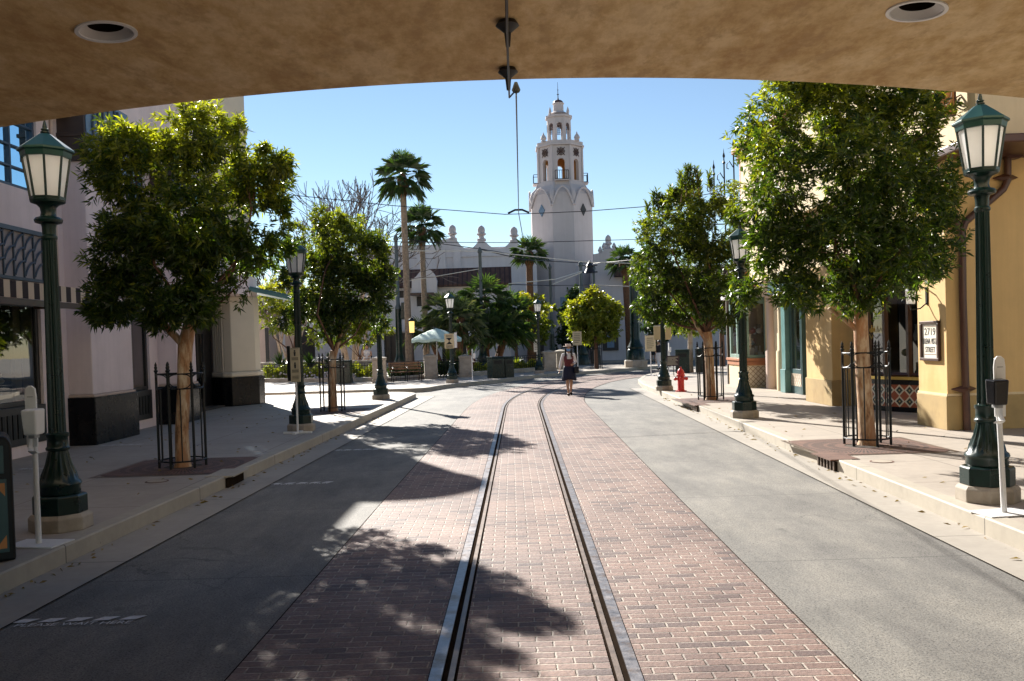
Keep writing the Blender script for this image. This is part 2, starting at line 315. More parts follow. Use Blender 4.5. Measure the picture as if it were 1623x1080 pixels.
# ------------------------------------------------------------------ mesh helpers
class MB:
    def __init__(s): s.v = []; s.f = []; s.uv = {}
    def add(s, vs, fs):
        o = len(s.v); s.v += [tuple(p) for p in vs]; s.f += [tuple(i+o for i in f) for f in fs]; return s
    def box(s, x0, x1, y0, y1, z0, z1, rz=0, c=None, rx=0):
        vs = [(x, y, z) for z in (z0, z1) for x, y in ((x0, y0), (x1, y0), (x1, y1), (x0, y1))]
        if rz or rx:
            c = Vector(c or ((x0+x1)/2, (y0+y1)/2, (z0+z1)/2)); mt = Matrix.Rotation(rz, 3, 'Z') @ Matrix.Rotation(rx, 3, 'X')
            vs = [tuple(mt @ (Vector(p)-c) + c) for p in vs]
        return s.add(vs, [(3, 2, 1, 0), (4, 5, 6, 7), (0, 1, 5, 4), (1, 2, 6, 5), (2, 3, 7, 6), (3, 0, 4, 7)])
    def prism(s, poly, z0, z1, axis='Z'):
        n = len(poly)
        def P(a, b, h): return (a, b, h) if axis == 'Z' else (a, h, b) if axis == 'Y' else (h, a, b)
        vs = [P(a, b, z0) for a, b in poly] + [P(a, b, z1) for a, b in poly]
        return s.add(vs, [tuple(range(n-1, -1, -1)), tuple(range(n, 2*n))] + [(i, (i+1) % n, n+(i+1) % n, n+i) for i in range(n)])
    def tube(s, pts, rad, n=8, cap=True, flat=1.):
        pts = [Vector(p) for p in pts]; k = len(pts)
        if not hasattr(rad, '__len__'): rad = [rad]*k
        vs = []; prev = None
        for i, p in enumerate(pts):
            t = (pts[min(i+1, k-1)]-pts[max(i-1, 0)]).normalized()
            if prev is None: a = Vector((0, 0, 1)) if abs(t.z) < .9 else Vector((1, 0, 0)); e = t.cross(a).normalized()
            else:
                e = prev - t*prev.dot(t)
                e = e.normalized() if e.length > 1e-6 else t.orthogonal().normalized()
            b = t.cross(e); prev = e
            for j in range(n):
                q = 2*math.pi*j/n; vs.append(p + (e*math.cos(q) + b*math.sin(q)*flat)*rad[i])
        fs = [(i*n+j, i*n+(j+1) % n, (i+1)*n+(j+1) % n, (i+1)*n+j) for i in range(k-1) for j in range(n)]
        if cap: fs += [tuple(range(n-1, -1, -1)), tuple(range((k-1)*n, k*n))]
        return s.add(vs, fs)
    def lathe(s, prof, n=16, c=(0, 0, 0), flute=0, fl=0., rot=0., cap=True):
        """prof: (r,z[,fluted]) ; flute count"""
        vs = []; k = len(prof)
        for pr in prof:
            r, z = pr[0], pr[1]; on = len(pr) > 2 and pr[2]
            for j in range(n):
                a = 2*math.pi*j/n + rot; rr = r*(1-fl*(.5+.5*math.cos(flute*a))) if (flute and on) else r
                vs.append((c[0]+rr*math.cos(a), c[1]+rr*math.sin(a), c[2]+z))
        fs = [(i*n+j, i*n+(j+1) % n, (i+1)*n+(j+1) % n, (i+1)*n+j) for i in range(k-1) for j in range(n)]
        if cap: fs += [tuple(range(n-1, -1, -1)), tuple(range((k-1)*n, k*n))]
        return s.add(vs, fs)
    def ell(s, c, r, n=12, m=8):
        prof = [(max(.001, math.sin(math.pi*i/m)), -math.cos(math.pi*i/m)) for i in range(m+1)]
        o = MB().lathe(prof, n); return s.add([(c[0]+x*r[0], c[1]+y*r[1], c[2]+z*r[2]) for x, y, z in o.v], o.f)
    def loft(s, rings, n=16, cap=True):
        """rings: (cx,cy,z,rx,ry)"""
        vs = []
        for cx, cy, z, rx, ry in rings:
            for j in range(n): a = 2*math.pi*j/n; vs.append((cx+rx*math.cos(a), cy+ry*math.sin(a), z))
        k = len(rings); fs = [(i*n+j, i*n+(j+1) % n, (i+1)*n+(j+1) % n, (i+1)*n+j) for i in range(k-1) for j in range(n)]
        if cap: fs += [tuple(range(n-1, -1, -1)), tuple(range((k-1)*n, k*n))]
        return s.add(vs, fs)
    def wall(s, a, b, z0, z1, th, holes=()):
        """wall from plan point a to b (outer face on the right-hand side of a->b reversed), holes in (s0,s1,z0,z1) along a->b; closed solid with reveals"""
        a = Vector((a[0], a[1])); b = Vector((b[0], b[1])); L = (b-a).length; d = (b-a)/L; nrm = Vector((d.y, -d.x))
        us = sorted({0, L, *[h[0] for h in holes], *[h[1] for h in holes]}); zs = sorted({z0, z1, *[h[2] for h in holes], *[h[3] for h in holes]})
        us = [u for u in us if -1e-6 <= u <= L+1e-6]; zs = [z for z in zs if z0-1e-6 <= z <= z1+1e-6]
        def solid(i, j):
            if i < 0 or j < 0 or i >= len(us)-1 or j >= len(zs)-1: return False
            u = (us[i]+us[i+1])/2; z = (zs[j]+zs[j+1])/2
            return not any(h[0] < u < h[1] and h[2] < z < h[3] for h in holes)
        def P(u, z, k): q = a + d*u - nrm*(th*k); return (q.x, q.y, z)
        idx = {}; vs = []; fs = []
        def V(i, j, k):
            if (i, j, k) not in idx: idx[(i, j, k)] = len(vs); vs.append(P(us[i], zs[j], k))
            return idx[(i, j, k)]
        for i in range(len(us)-1):
            for j in range(len(zs)-1):
                if not solid(i, j): continue
                fs.append((V(i, j, 0), V(i+1, j, 0), V(i+1, j+1, 0), V(i, j+1, 0))); fs.append((V(i, j+1, 1), V(i+1, j+1, 1), V(i+1, j, 1), V(i, j, 1)))
                if not solid(i-1, j): fs.append((V(i, j, 1), V(i, j, 0), V(i, j+1, 0), V(i, j+1, 1)))
                if not solid(i+1, j): fs.append((V(i+1, j, 0), V(i+1, j, 1), V(i+1, j+1, 1), V(i+1, j+1, 0)))
                if not solid(i, j-1): fs.append((V(i, j, 1), V(i+1, j, 1), V(i+1, j, 0), V(i, j, 0)))
                if not solid(i, j+1): fs.append((V(i, j+1, 0), V(i+1, j+1, 0), V(i+1, j+1, 1), V(i, j+1, 1)))
        return s.add(vs, fs)
    def build(s, name, mat, parent=None, smooth=None, bevel=0, loc=None, rz=None):
        me = bpy.data.meshes.new(name); me.from_pydata(s.v, [], s.f); me.update()
        bm = bmesh.new(); bm.from_mesh(me); bmesh.ops.recalc_face_normals(bm, faces=bm.faces); bm.to_mesh(me); bm.free()
        o = bpy.data.objects.new(name, me); S.collection.objects.link(o)
        for mm in (mat if isinstance(mat, (list, tuple)) else [mat]): me.materials.append(mm)
        if parent: o.parent = parent
        if smooth is not None:
            me.polygons.foreach_set('use_smooth', [True]*len(me.polygons)); me.set_sharp_from_angle(angle=R(smooth))
        if bevel:
            bv = o.modifiers.new('bevel', 'BEVEL'); bv.width = bevel; bv.segments = 2; bv.limit_method = 'ANGLE'; bv.angle_limit = R(35)
        if loc: o.location = loc
        if rz: o.rotation_euler.z = rz
        return o
def tag(o, label, cat, group=None, kind=None):
    o['label'] = label; o['category'] = cat
    if group: o['group'] = group
    if kind: o['kind'] = kind
    return o
def thing(name, label, cat, loc=(0, 0, 0), rz=0, group=None):
    o = bpy.data.objects.new(name, None); o.empty_display_size = .2; S.collection.objects.link(o)
    o.location = loc; o.rotation_euler = (0, 0, rz); return tag(o, label, cat, group)
def struct(o): o['kind'] = 'structure'; return o
def dup(root, loc, rz=None, label=None):
    def cpy(o, par):
        c = o.copy(); S.collection.objects.link(c); c.parent = par
        for ch in [k for k in bpy.data.objects if k.parent == o]: cpy(ch, c)
        return c
    r = cpy(root, None); r.location = loc
    if rz is not None: r.rotation_euler = (0, 0, rz)
    if label: r['label'] = label
    return r
def text(s, size, mat, parent, loc, rot, name='lettering', ext=.002, align='CENTER', sx=1.):
    cu = bpy.data.curves.new(name, 'FONT'); cu.body = s; cu.size = size; cu.extrude = ext; cu.align_x = align; cu.align_y = 'CENTER'
    t = bpy.data.objects.new('tmp', cu); S.collection.objects.link(t); bpy.context.view_layer.update()
    me = bpy.data.meshes.new_from_object(t.evaluated_get(bpy.context.evaluated_depsgraph_get())); bpy.data.objects.remove(t)
    o = bpy.data.objects.new(name, me); S.collection.objects.link(o); me.materials.clear(); me.materials.append(mat)
    o.parent = parent; o.location = loc; o.rotation_euler = rot; o.scale.x = sx; return o
# ================================================================== GROUND
def sheet(name, poly, z, mat):
    o = MB().add([(x, y, z) for x, y in poly], [tuple(range(len(poly)))]).build(name, mat); return struct(o)
XL = lambda y: -3.98+.03*(y-6)
XR = lambda y: 4.05+.025*(y-7)
def centre(s):
    """track centre line, s = distance along from y=-10; returns x,y,heading(0 = +Y, clockwise)"""
    y0 = -10; L0 = 34.
    if s <= L0: return .07+.009*(y0+s-4.6), y0+s, .009
    x, y, h = .07+.009*(24-4.6), 24., .009; t = L0
    while t < s:
        d = min(.25, s-t); k = 1/46. if t < L0+13.5 else 1/19. if t < L0+34 else 0
        h += k*d; x += math.sin(h)*d; y += math.cos(h)*d; t += d
    return x, y, h
SS = [0, 10, 20, 27, 34]+[34+.6*i for i in range(1, 64)]
CL = [centre(s) for s in SS]
def off(i, o): x, y, h = CL[i]; return x+math.cos(h)*o, y-math.sin(h)*o
def strip(name, o0, o1, z, mat, z1=None):
    mb = MB(); n = len(CL); a = [off(i, o0(i) if callable(o0) else o0) for i in range(n)]; b = [off(i, o1(i) if callable(o1) else o1) for i in range(n)]
    if z1 is None: mb.add([(*p, z) for p in a]+[(*p, z) for p in b], [(i, i+1, n+i+1, n+i) for i in range(n-1)])
    else:
        mb.add([(*p, z1) for p in a]+[(*p, z1) for p in b]+[(*p, z) for p in a]+[(*p, z) for p in b],
               [(i, i+1, n+i+1, n+i) for i in range(n-1)]+[(i, i+1, 2*n+i+1, 2*n+i) for i in range(n-1)]+[(n+i, n+i+1, 3*n+i+1, 3*n+i) for i in range(n-1)])
    return mb.build(name, mat)
joint = lambda nm, poly: sheet(nm, poly, -.003, M['groove'])
g = sheet('ground', [(-600, -400), (600, -400), (600, 900), (-600, 900)], -.06, M['ground'])
sheet('road', [(-40, -12), (30, -12), (30, 67), (-40, 67)], -.012, M['road'])
bl = lambda i: -1.71+.009*min(20, max(0, CL[i][1]-4.6)); br = lambda i: 1.66+.006*min(20, max(0, CL[i][1]-4.6))
struct(strip('brick_pavement_west', bl, -.578, 0, M['brick'])); struct(strip('brick_pavement_middle', -.418, .418, 0, M['brick'])); struct(strip('brick_pavement_east', .578, br, 0, M['brick']))
struct(strip('rail_bed', -.6, .6, -.009, M['groove']))
for sgn, nm in ((-1, 'left'), (1, 'right')):
    t = thing('tram_rail', f'{"left" if sgn < 0 else "right"} grooved steel tram rail set in the brick paving', 'rail', group='tram rails in the brick paving')
    a, b = sorted((sgn*.572, sgn*.503)); strip('rail_head', a, b, -.008, M['steel'], .004).parent = t
    a, b = sorted((sgn*.468, sgn*.436)); strip('guard_lip', a, b, -.008, M['rust'], .001).parent = t
ys = [-12, 0, 6, 12, 18, 24, 30.6]
sheet('gutter_west', [(XL(y)-.05, y) for y in ys]+[(XL(y)+.53, y) for y in reversed(ys)], -.006, M['gutter'])
struct(strip('paving_joint', lambda i: bl(i)-.012, bl, -.003, M['groove'])); struct(strip('paving_joint', br, lambda i: br(i)+.012, -.003, M['groove']))
joint('gutter_joint', [(XL(y)+.528, y) for y in ys]+[(XL(y)+.538, y) for y in reversed(ys)])
ys2 = [-12, 0, 7, 14, 20, 26, 31.8]
joint('gutter_joint', [(XR(y)-.448, y) for y in ys2]+[(XR(y)-.458, y) for y in reversed(ys2)])
sheet('gutter_east', [(XR(y)+.05, y) for y in ys2]+[(XR(y)-.45, y) for y in reversed(ys2)]+[], -.006, M['gutter'])

def slab(nm, edge, rest):
    """edge: kerb polyline (road on its outside), rest closes the polygon"""
    e = [Vector(p) for p in edge]; n = len(e); inn = []
    cen = sum((Vector(p) for p in list(edge)+list(rest)), Vector((0, 0)))/(n+len(rest))
    for i, p in enumerate(e):
        t = (e[min(i+1, n-1)]-e[max(i-1, 0)]).normalized(); nr = Vector((-t.y, t.x)); inn.append((p, nr))
    sgn = 1 if inn[n//2][1].dot(cen-e[n//2]) > 0 else -1
    i1 = [p+nr*sgn*.17 for p, nr in inn]; i2 = [p+nr*sgn*.012 for p, nr in inn]
    mb = MB().prism([tuple(p) for p in i1]+list(rest), -.05, .148); struct(mb.build('sidewalk_'+nm, M['walk']))
    k = MB(); vs = [(*p, .152) for p in i1]+[(*p, .152) for p in i2]+[(*p, .138) for p, _ in inn]+[(*p, -.03) for p, _ in inn]
    fs = [(a*n+i, a*n+i+1, (a+1)*n+i+1, (a+1)*n+i) for a in range(3) for i in range(n-1)]; k.add(vs, fs)
    struct(k.build('kerb_'+nm, M['kerb'], smooth=30))
arc = lambda cx, cy, r, a0, a1, k=8: [(cx+r*math.cos(R(a0+(a1-a0)*i/k)), cy+r*math.sin(R(a0+(a1-a0)*i/k))) for i in range(k+1)]
slab('west', [(XL(y), y) for y in (-12, 0, 6, 12, 18, 24, 29.5)]+arc(XL(29.6)-1.9, 29.7, 1.9, 0, 90)+[(-12, 31.6), (-40, 31.6)], [(-40, -12)])
slab('east', [(XR(y), y) for y in (-12, 0, 7, 14, 20, 26, 31.8)]+[(5.0, 35.2), (5.5, 37.6), (6.1, 39.9), (7.1, 42.1), (8.6, 44.6), (11, 47.5), (15, 50), (30, 54)], [(30, -12)])
slab('plaza', [(-40, 33.4), (-4.2, 33.4)]+arc(-4.0, 34.3, .9, -90, -30, 4)+[(-2.75, 35.6), (-1.9, 37.2), (-.75, 38.9), (.4, 41.6), (1.7, 44.2), (3.1, 45.7), (4.7, 46.7), (6.4, 48.6), (8.9, 51.8), (9.6, 54)]+arc(8.4, 54.4, 1.3, 0, 90, 4)+[(4, 56.2), (-8, 58)], [(-40, 58)])
struct(MB().box(-60, 60, 66.5, 95, -.05, .12).build('sidewalk_theatre', M['walk']))
# kerb inlets
for x, y, sx, lab, barred in ((XL(11.9), 11.9, 1, 'dark open drain inlet in the left kerb', 0), (XR(11.7), 11.7, -1, 'rusty barred drain inlet in the right kerb', 1), (XR(21.3), 21.3, -1, 'drain inlet in the right kerb near the red hydrant', 1)):
    t = thing('drain_inlet', lab, 'drain', (x, y, 0), 0, 'drain inlets in the kerbs')
    MB().box(-.02+sx*.012, .02+sx*.012, -.33, .33, -.004, .118).build('opening', M['groove'], t)
    MB().box(-.19-sx*.08, .19-sx*.08, -.36, .36, .14, .1565).build('cover', M['kerb'] if not barred else M['grate'], t)
    if barred:
        for k in range(6): MB().box(sx*.034, sx*.05, -.29+k*.116-.02, -.29+k*.116+.02, 0, .118).build('bar', M['rust'], t)
# floor markings
def floor_mark(x, y, z, w, rz, label, small=False):
    t = thing('floor_marking', label, 'floor marking', (x, y, z), rz, 'queue markings on the ground')
    k = 5; sg = MB()
    for i in range(k):
        a = -w/2+w*i/k; sg.add([(a, .02, 0), (a+w/k*.62, .02, 0), (a+w/k*.62+.05, .10, 0), (a+.05, .10, 0)], [(0, 1, 2, 3)])
    sg.build('dashed_band', M['whitemark'], t)
    text('PLEASE WAIT HERE', .095*w/.95, M['whitemark'], t, (0, -.045, .002), (0, 0, 0), ext=0)
floor_mark(-3.0, 5.94, -.004, .92, 0, 'white floor marking nearest the camera on the shaded road')
floor_mark(-2.85, 11.75, -.004, .85, 0, 'white floor marking on the shaded road beside the first kerb inlet')
floor_mark(-2.75, 15.4, -.004, .85, 0, 'white floor marking on the road between the two left trees')
floor_mark(-6.9, 12.9, .154, .8, 0, 'white floor marking on the left sidewalk behind the lamp base')
floor_mark(-7.1, 15.9, .154, .8, 0, 'white floor marking on the left sidewalk beside the pink pilaster')
# manhole lids
for x, y, lab in ((-4.6, 11.3, 'small round lid in the left sidewalk before the tree grate'), (4.62, 11.1, 'small round lid in the right sidewalk before the tree grate')):
    t = thing('manhole_lid', lab, 'lid', (x, y, .149), 0, 'round lids in the sidewalks')
    MB().lathe([(.12, 0), (.12, .006), (.10, .007)], 20).build('lid', M['stone'], t); MB().lathe([(.145, 0), (.145, .004), (.122, .004)], 20).build('lid_ring', M['grate'], t)

# ================================================================== BRIDGE OVERHEAD
bt = thing('bridge', 'tan plaster arched bridge soffit crossing overhead', 'bridge')
zc = lambda x: 3.80-.0165*x*x if abs(x) < 8.6 else 2.58-.25*(abs(x)-8.6)
xs = [-9.5+.25*i for i in range(77)]; Y0, Y1 = -5.5, 6.8
n = len(xs); ch = .02
def on_soffit(px, py):
    # where a sight line meets the soffit, so the light gets a fixed place in the world
    r = (px-CX)/F*RV-(py-CY)/F*UV+DV; lo, hi = 1., 12.
    for _ in range(50):
        mm = (lo+hi)/2; p = CAMP+r*mm
        if p.z < zc(p.x): lo = mm
        else: hi = mm
    return CAMP+r*lo
LIGHTS = [on_soffit(168.6, 50), on_soffit(1453, 16.5)]
mb = MB(); q = .3; yb = sorted([Y0, Y1-ch]+[l.y+s_*q for l in LIGHTS for s_ in (-1, 1)]); xg = sorted(xs+[l.x+s_*q for l in LIGHTS for s_ in (-1, 1)])
for i in range(len(xg)-1):
    for j in range(len(yb)-1):
        xm, ym = (xg[i]+xg[i+1])/2, (yb[j]+yb[j+1])/2
        if any(abs(xm-l.x) < q and abs(ym-l.y) < q for l in LIGHTS): continue
        a, b = xg[i], xg[i+1]; mb.add([(a, yb[j], zc(a)), (b, yb[j], zc(b)), (b, yb[j+1], zc(b)), (a, yb[j+1], zc(a))], [(0, 1, 2, 3)])
for l in LIGHTS:
    k = 48; sq = []; ci = []
    for j in range(k):
        a = 2*math.pi*j/k; c, s_ = math.cos(a), math.sin(a); f = q/max(abs(c), abs(s_)); sq.append((l.x+c*f, l.y+s_*f, zc(l.x+c*f))); ci.append((l.x+c*.155, l.y+s_*.155, zc(l.x+c*.155)))
    mb.add(sq+ci, [(j, (j+1) % k, k+(j+1) % k, k+j) for j in range(k)])
mb.add([(x, Y1-ch, zc(x)) for x in xs]+[(x, Y1, zc(x)+ch) for x in xs], [(i, i+1, n+i+1, n+i) for i in range(n-1)])
mb.build('soffit', M['soffit'], bt, smooth=40)
mb = MB(); mb.add([(x, Y1, zc(x)+ch) for x in xs]+[(x, Y1, 6.3) for x in xs], [(i, i+1, n+i+1, n+i) for i in range(n-1)])
mb.add([(x, Y0, zc(x)) for x in xs]+[(x, Y0, 6.3) for x in xs], [(i, i+1, n+i+1, n+i) for i in range(n-1)])
mb.add([(-9.5, Y0, 6.3), (9.5, Y0, 6.3), (9.5, Y1, 6.3), (-9.5, Y1, 6.3)], [(0, 1, 2, 3)]); mb.build('deck', M['bridge_face'], bt)
for sx in (-1, 1): MB().box(*sorted((sx*9.2, sx*11.5)), Y0, Y1-.01, -.05, 6.28).build('abutment', M['bridge_face'], bt)
M['canin'] = pm('downlight_reflector', (.5, .48, .45), .35, .05, 4, 0)
for l in LIGHTS:
    dl = MB().lathe([(.15, .01), (.172, .0), (.172, -.01), (.15, -.01), (.147, .0)], 48, cap=False).build('downlight_trim', M['plastic'], bt, smooth=40)
    dl.location = (l.x, l.y, zc(l.x)); dl.rotation_euler.y = math.atan(.033*l.x); k = 40
    rg = lambda r_, z: [(r_*math.cos(2*math.pi*j/k), r_*math.sin(2*math.pi*j/k), z) for j in range(k)]
    MB().add(rg(.15, -.004)+rg(.126, .018)+rg(.100, .032), [(a*k+j, a*k+(j+1) % k, (a+1)*k+(j+1) % k, (a+1)*k+j) for a in range(2) for j in range(k)]).build('reflector', M['canin'], dl, smooth=60)
    MB().lathe([(.1005, .032), (.1005, .2)], 40, cap=False).lathe([(.1005, .2), (.1, .21)], 40).build('lamp_socket', M['groove'], dl)
# contact wire with hangers under the soffit
wt = thing('trolley_wire', 'dark overhead trolley wire running under the arch and along the street', 'wire')
pW = [(.03, -4, 3.63), (.03, 5.2, 3.63), (.04, 6.7, 3.64), at(818, 143, 6.85), at(822, 338, 25), at(828, 372, 31)]
WP = [Vector(p) for p in pW]
MB().tube(WP, [.009, .009, .0065, .0065, .011, .014], 6).build('wire', M['wire'], wt)
for yy in (5.55, 6.5):
    MB().lathe([(.055, 3.80-3.8), (.075, -.03), (.05, -.05), (.022, -.075), (.014, -.16)], 14, (.035, yy, 3.80)).build('hanger', M['wire'], wt, smooth=40)
q = at(818, 143, 6.85); MB().tube([(q.x, q.y, q.z+.06), (q.x, q.y, q.z), (q.x, q.y+.1, q.z+.02)], [.012, .034, .012], 8).build('splice', M['galv'], wt, smooth=50)
q = WP[4]; MB().tube([q+Vector((-.3, 0, .0)), q+Vector((-.1, 0, .09)), q+Vector((.1, 0, .09)), q+Vector((.3, 0, 0))], .03, 6).build('span_clamp', M['wire'], wt, smooth=50)
def span(pts, label, mat='wire', r=.02, name='span_wire', group='overhead wires over the street'):
    o = MB().tube([Vector(p) for p in pts], r, 5).build(name, M[mat]); return tag(o, label, 'wire', group)
span([(-8.05, 25.4, 6.55), at(440, 307, 25), at(620, 326, 25), at(800, 340, 25), at(838, 339, 25), at(930, 335, 25), at(1020, 328, 25), (7.3, 25.3, 6.1)], 'highest dark span wire crossing in front of the tower', r=.011)
span([at(560, 378, 40), at(640, 384, 40), at(828, 385, 40), at(1000, 380, 40), at(1100, 376, 40)], 'dark span wire crossing the tower midway up', r=.015)
span([at(632, 398, 50), at(763, 398, 50), at(922, 415, 50), at(1010, 418, 50)], 'pale wire strung between the pole tops', 'whitewire', .024)
span([at(632, 378, 50), at(763, 395, 50), at(876, 414, 58)], 'dark wire sagging between the two left pole tops', r=.022)
span([at(763, 396, 50), at(830, 412, 52), at(940, 418, 60), at(1008, 412, 50)], 'dark double wire meeting the twin poles', r=.028)
span([at(640, 447, 50), at(763, 426, 50)], 'pale lower wire left of the tall grey pole', 'whitewire', .02)
span([at(806, 450, 52), at(880, 443, 52), at(922, 430, 56)], 'pale slanting wire in front of the tower base', 'whitewire', .024)
span([at(876, 451, 56), at(922, 432, 56)], 'short bright wire climbing to the twin poles', 'whitewire', .03)
span([at(806, 451, 52), at(876, 453, 56), at(935, 452, 56), at(1010, 455, 50)], 'lowest dark wire behind the round yellow tree', r=.026)

# ================================================================== STREET LAMPS
def make_lamp(label, loc, rz=0):
    t = thing('street_lamp', label, 'street lamp', loc, rz, 'green octagonal street lamps'); t.scale = (.84, .84, 1)
    MB().lathe([(.335, 0), (.335, .12), (.30, .155)], 8, rot=R(22.5)).build('stone_base', M['stone'], t, bevel=.008)
    b = MB().lathe([(.285, .155), (.285, .315), (.262, .333)], 8, rot=R(22.5)); b.build('plinth', M['green'], t, bevel=.006)
    MB().lathe([(.21, .33), (.225, .36), (.215, .40), (.235, .43), (.225, .455), (.20, .47), (.185, .53, 1), (.14, .62, 1), (.115, .71, 1), (.105, .745), (.125, .755), (.128, .775), (.112, .79), (.108, .87), (.122, .885), (.122, .91), (.098, .92)], 64, flute=16, fl=.10).build('bell_base', M['green'], t, smooth=50)
    MB().lathe([(.094, .915), (.094, .93, 1), (.082, 1.9, 1), (.074, 2.74, 1), (.074, 2.75), (.085, 2.765), (.085, 2.785), (.07, 2.80), (.072, 2.87), (.08, 2.90)], 96, flute=16, fl=.15).build('shaft', M['green'], t, smooth=35)
    MB().lathe([(.08, 2.90), (.14, 2.915), (.15, 2.94), (.135, 2.96), (.085, 2.975), (.075, 3.01), (.085, 3.055), (.115, 3.085), (.178, 3.105), (.185, 3.125), (.17, 3.13)], 32).build('collar', M['green'], t, smooth=45)
    z0, z1, r0, r1 = 3.128, 3.555, .17, .25
    mb = MB().lathe([(r0-.014, z0), (r1-.014, z1)], 8, rot=R(22.5)); gl = mb.build('lantern_glass', M['frost'], t)
    for k in range(8):
        a = R(22.5+45*k); c, s_ = math.cos(a), math.sin(a)
        MB().tube([(r0*c, r0*s_, z0-.005), (r1*c, r1*s_, z1+.01)], .0125, 6).build('glazing_bar', M['green'], t)
    MB().lathe([(r0+.012, z0-.008), (r0+.016, z0+.028), (r0-.01, z0+.03), (r0-.02, z0-.008)], 8, rot=R(22.5)).build('lower_rim', M['green'], t)
    MB().lathe([(r1-.02, z1-.03), (r1+.008, z1-.03), (r1+.02, z1+.02), (.295, z1+.03), (.295, z1+.05), (.07, z1+.195), (.03, z1+.205)], 8, rot=R(22.5)).build('lantern_roof', M['green2'], t, bevel=.004)
    MB().lathe([(.03, z1+.2), (.048, z1+.21), (.048, z1+.22), (.03, z1+.228), (.042, z1+.238), (.042, z1+.246), (.024, z1+.255), (.026, z1+.265), (.004, z1+.345)], 12).build('finial', M['green'], t, smooth=40)
    return t
L0 = make_lamp('large street lamp on the left sidewalk beside the white sanitizer stand', (-4.36, 8.42, .148))
for loc, lab in (((4.51, 8.42, .148), 'large street lamp on the right sidewalk beside the black sanitizer dispenser'),
                 ((-4.25, 17.64, .148), 'street lamp behind the narrow queue sign on the left sidewalk'),
                 ((4.6, 17.58, .148), 'street lamp half hidden in leaves before the tiled shop window'),
                 ((-4.08, 27.27, .148), 'street lamp at the left corner, its lantern lost in foliage'),
                 ((4.69, 27.36, .148), 'street lamp beside the red fire hydrant'),
                 ((-2.54, 37.2, .148), 'street lamp carrying a beige hourglass sign'),
                 ((1.38, 45.0, .148), 'smallest street lamp, on the plaza kerb before the yellow tree')):
    dup(L0, loc, 0, lab)
# ================================================================== TREES
def leaf_cloud(name, tips, dirs, young, per, L, Wd, mat, parent, rng, droop=.12, spread=(25, 80), back=.14):
    n = len(tips); k = n*per
    P = np.repeat(tips, per, 0); D = np.repeat(dirs, per, 0); Yg = np.repeat(young, per)
    D /= np.linalg.norm(D, axis=1, keepdims=True)+1e-9
    rv = rng.normal(size=(k, 3)); pe = rv-D*(rv*D).sum(1, keepdims=True); pe /= np.linalg.norm(pe, axis=1, keepdims=True)
    ph = np.radians(rng.uniform(*spread, size=(k, 1))); ld = D*np.cos(ph)+pe*np.sin(ph); ld[:, 2] -= droop*rng.uniform(.2, 1.6, k); ld /= np.linalg.norm(ld, axis=1, keepdims=True)
    b = P-D*rng.uniform(0, back, size=(k, 1)); l = L*rng.uniform(.6, 1.25, size=(k, 1)); w = Wd*rng.uniform(.7, 1.25, size=(k, 1))
    sv = np.cross(ld, rng.normal(size=(k, 3))); sv /= np.linalg.norm(sv, axis=1, keepdims=True); nn = np.cross(sv, ld)
    V = np.empty((k, 4, 3)); V[:, 0] = b; V[:, 1] = b+ld*l*.45+sv*w/2-nn*w*.15; V[:, 2] = b+ld*l; V[:, 2, 2] -= l[:, 0]*.12; V[:, 3] = b+ld*l*.45-sv*w/2-nn*w*.15
    me = bpy.data.meshes.new(name); me.vertices.add(k*4); me.vertices.foreach_set('co', V.reshape(-1)); me.loops.add(k*4); me.loops.foreach_set('vertex_index', np.arange(k*4, dtype=np.int32))
    me.polygons.add(k); me.polygons.foreach_set('loop_start', np.arange(0, k*4, 4, dtype=np.int32)); me.polygons.foreach_set('loop_total', np.full(k, 4, np.int32)); me.update(calc_edges=True)
    at_ = me.attributes.new('young', 'FLOAT', 'POINT'); at_.data.foreach_set('value', np.repeat(np.clip(Yg*rng.uniform(.3, 1.3, k), 0, 1), 4).astype(np.float32))
    me.materials.append(mat); o = bpy.data.objects.new(name, me); S.collection.objects.link(o); o.parent = parent; return o
def blob_tips(blobs, n, rng, gap=.0, shell=.5, up=.35, seed=0):
    B = np.array(blobs, float); vol = (B[:, 3]*B[:, 4]*B[:, 5]); pr = vol**.8; pr /= pr.sum()
    ix = rng.choice(len(B), size=n, p=pr); d = rng.normal(size=(n, 3)); d /= np.linalg.norm(d, axis=1, keepdims=True)
    r = shell+(1-shell)*rng.uniform(0, 1, (n, 1))**.8; r *= 1+np.clip(np.abs(.15*rng.normal(size=(n, 1))), 0, .28)*(rng.uniform(size=(n, 1)) < .25)
    P = B[ix, :3]+d*r*B[ix, 3:6]; D = d*.8+rng.normal(size=(n, 3))*.35; D[:, 2] += up
    if gap:
        ph = seed*1.7; f = np.sin(P[:, 0]*5.1+ph)+np.sin(P[:, 1]*4.3+ph*2+P[:, 2]*2)+np.sin(P[:, 2]*5.7-ph+P[:, 0]*1.5); keep = f > -1.6+gap*1.2; P, D = P[keep], D[keep]
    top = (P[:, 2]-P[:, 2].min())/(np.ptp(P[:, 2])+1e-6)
    yg = np.clip((rng.uniform(size=len(P))*.6+top*.85-.72)*2.2, 0, 1)  # new growth, plus the sunlit yellow of the crown top put into the colour
    return P, D, yg
def px_blobs(spec, bx, by, s, depth=1., rng=None, lean=.0305):
    out = []
    for i, (x, y, r) in enumerate(spec):
        dx = (x-bx+lean*(by-y))/s; dz = (by-y)/s; rr = r/s
        out.append((dx, (rng.uniform(-1, 1))*depth*max(.15, 1-rr*.55), dz, rr, rr*1.05, rr*.95))
    return out
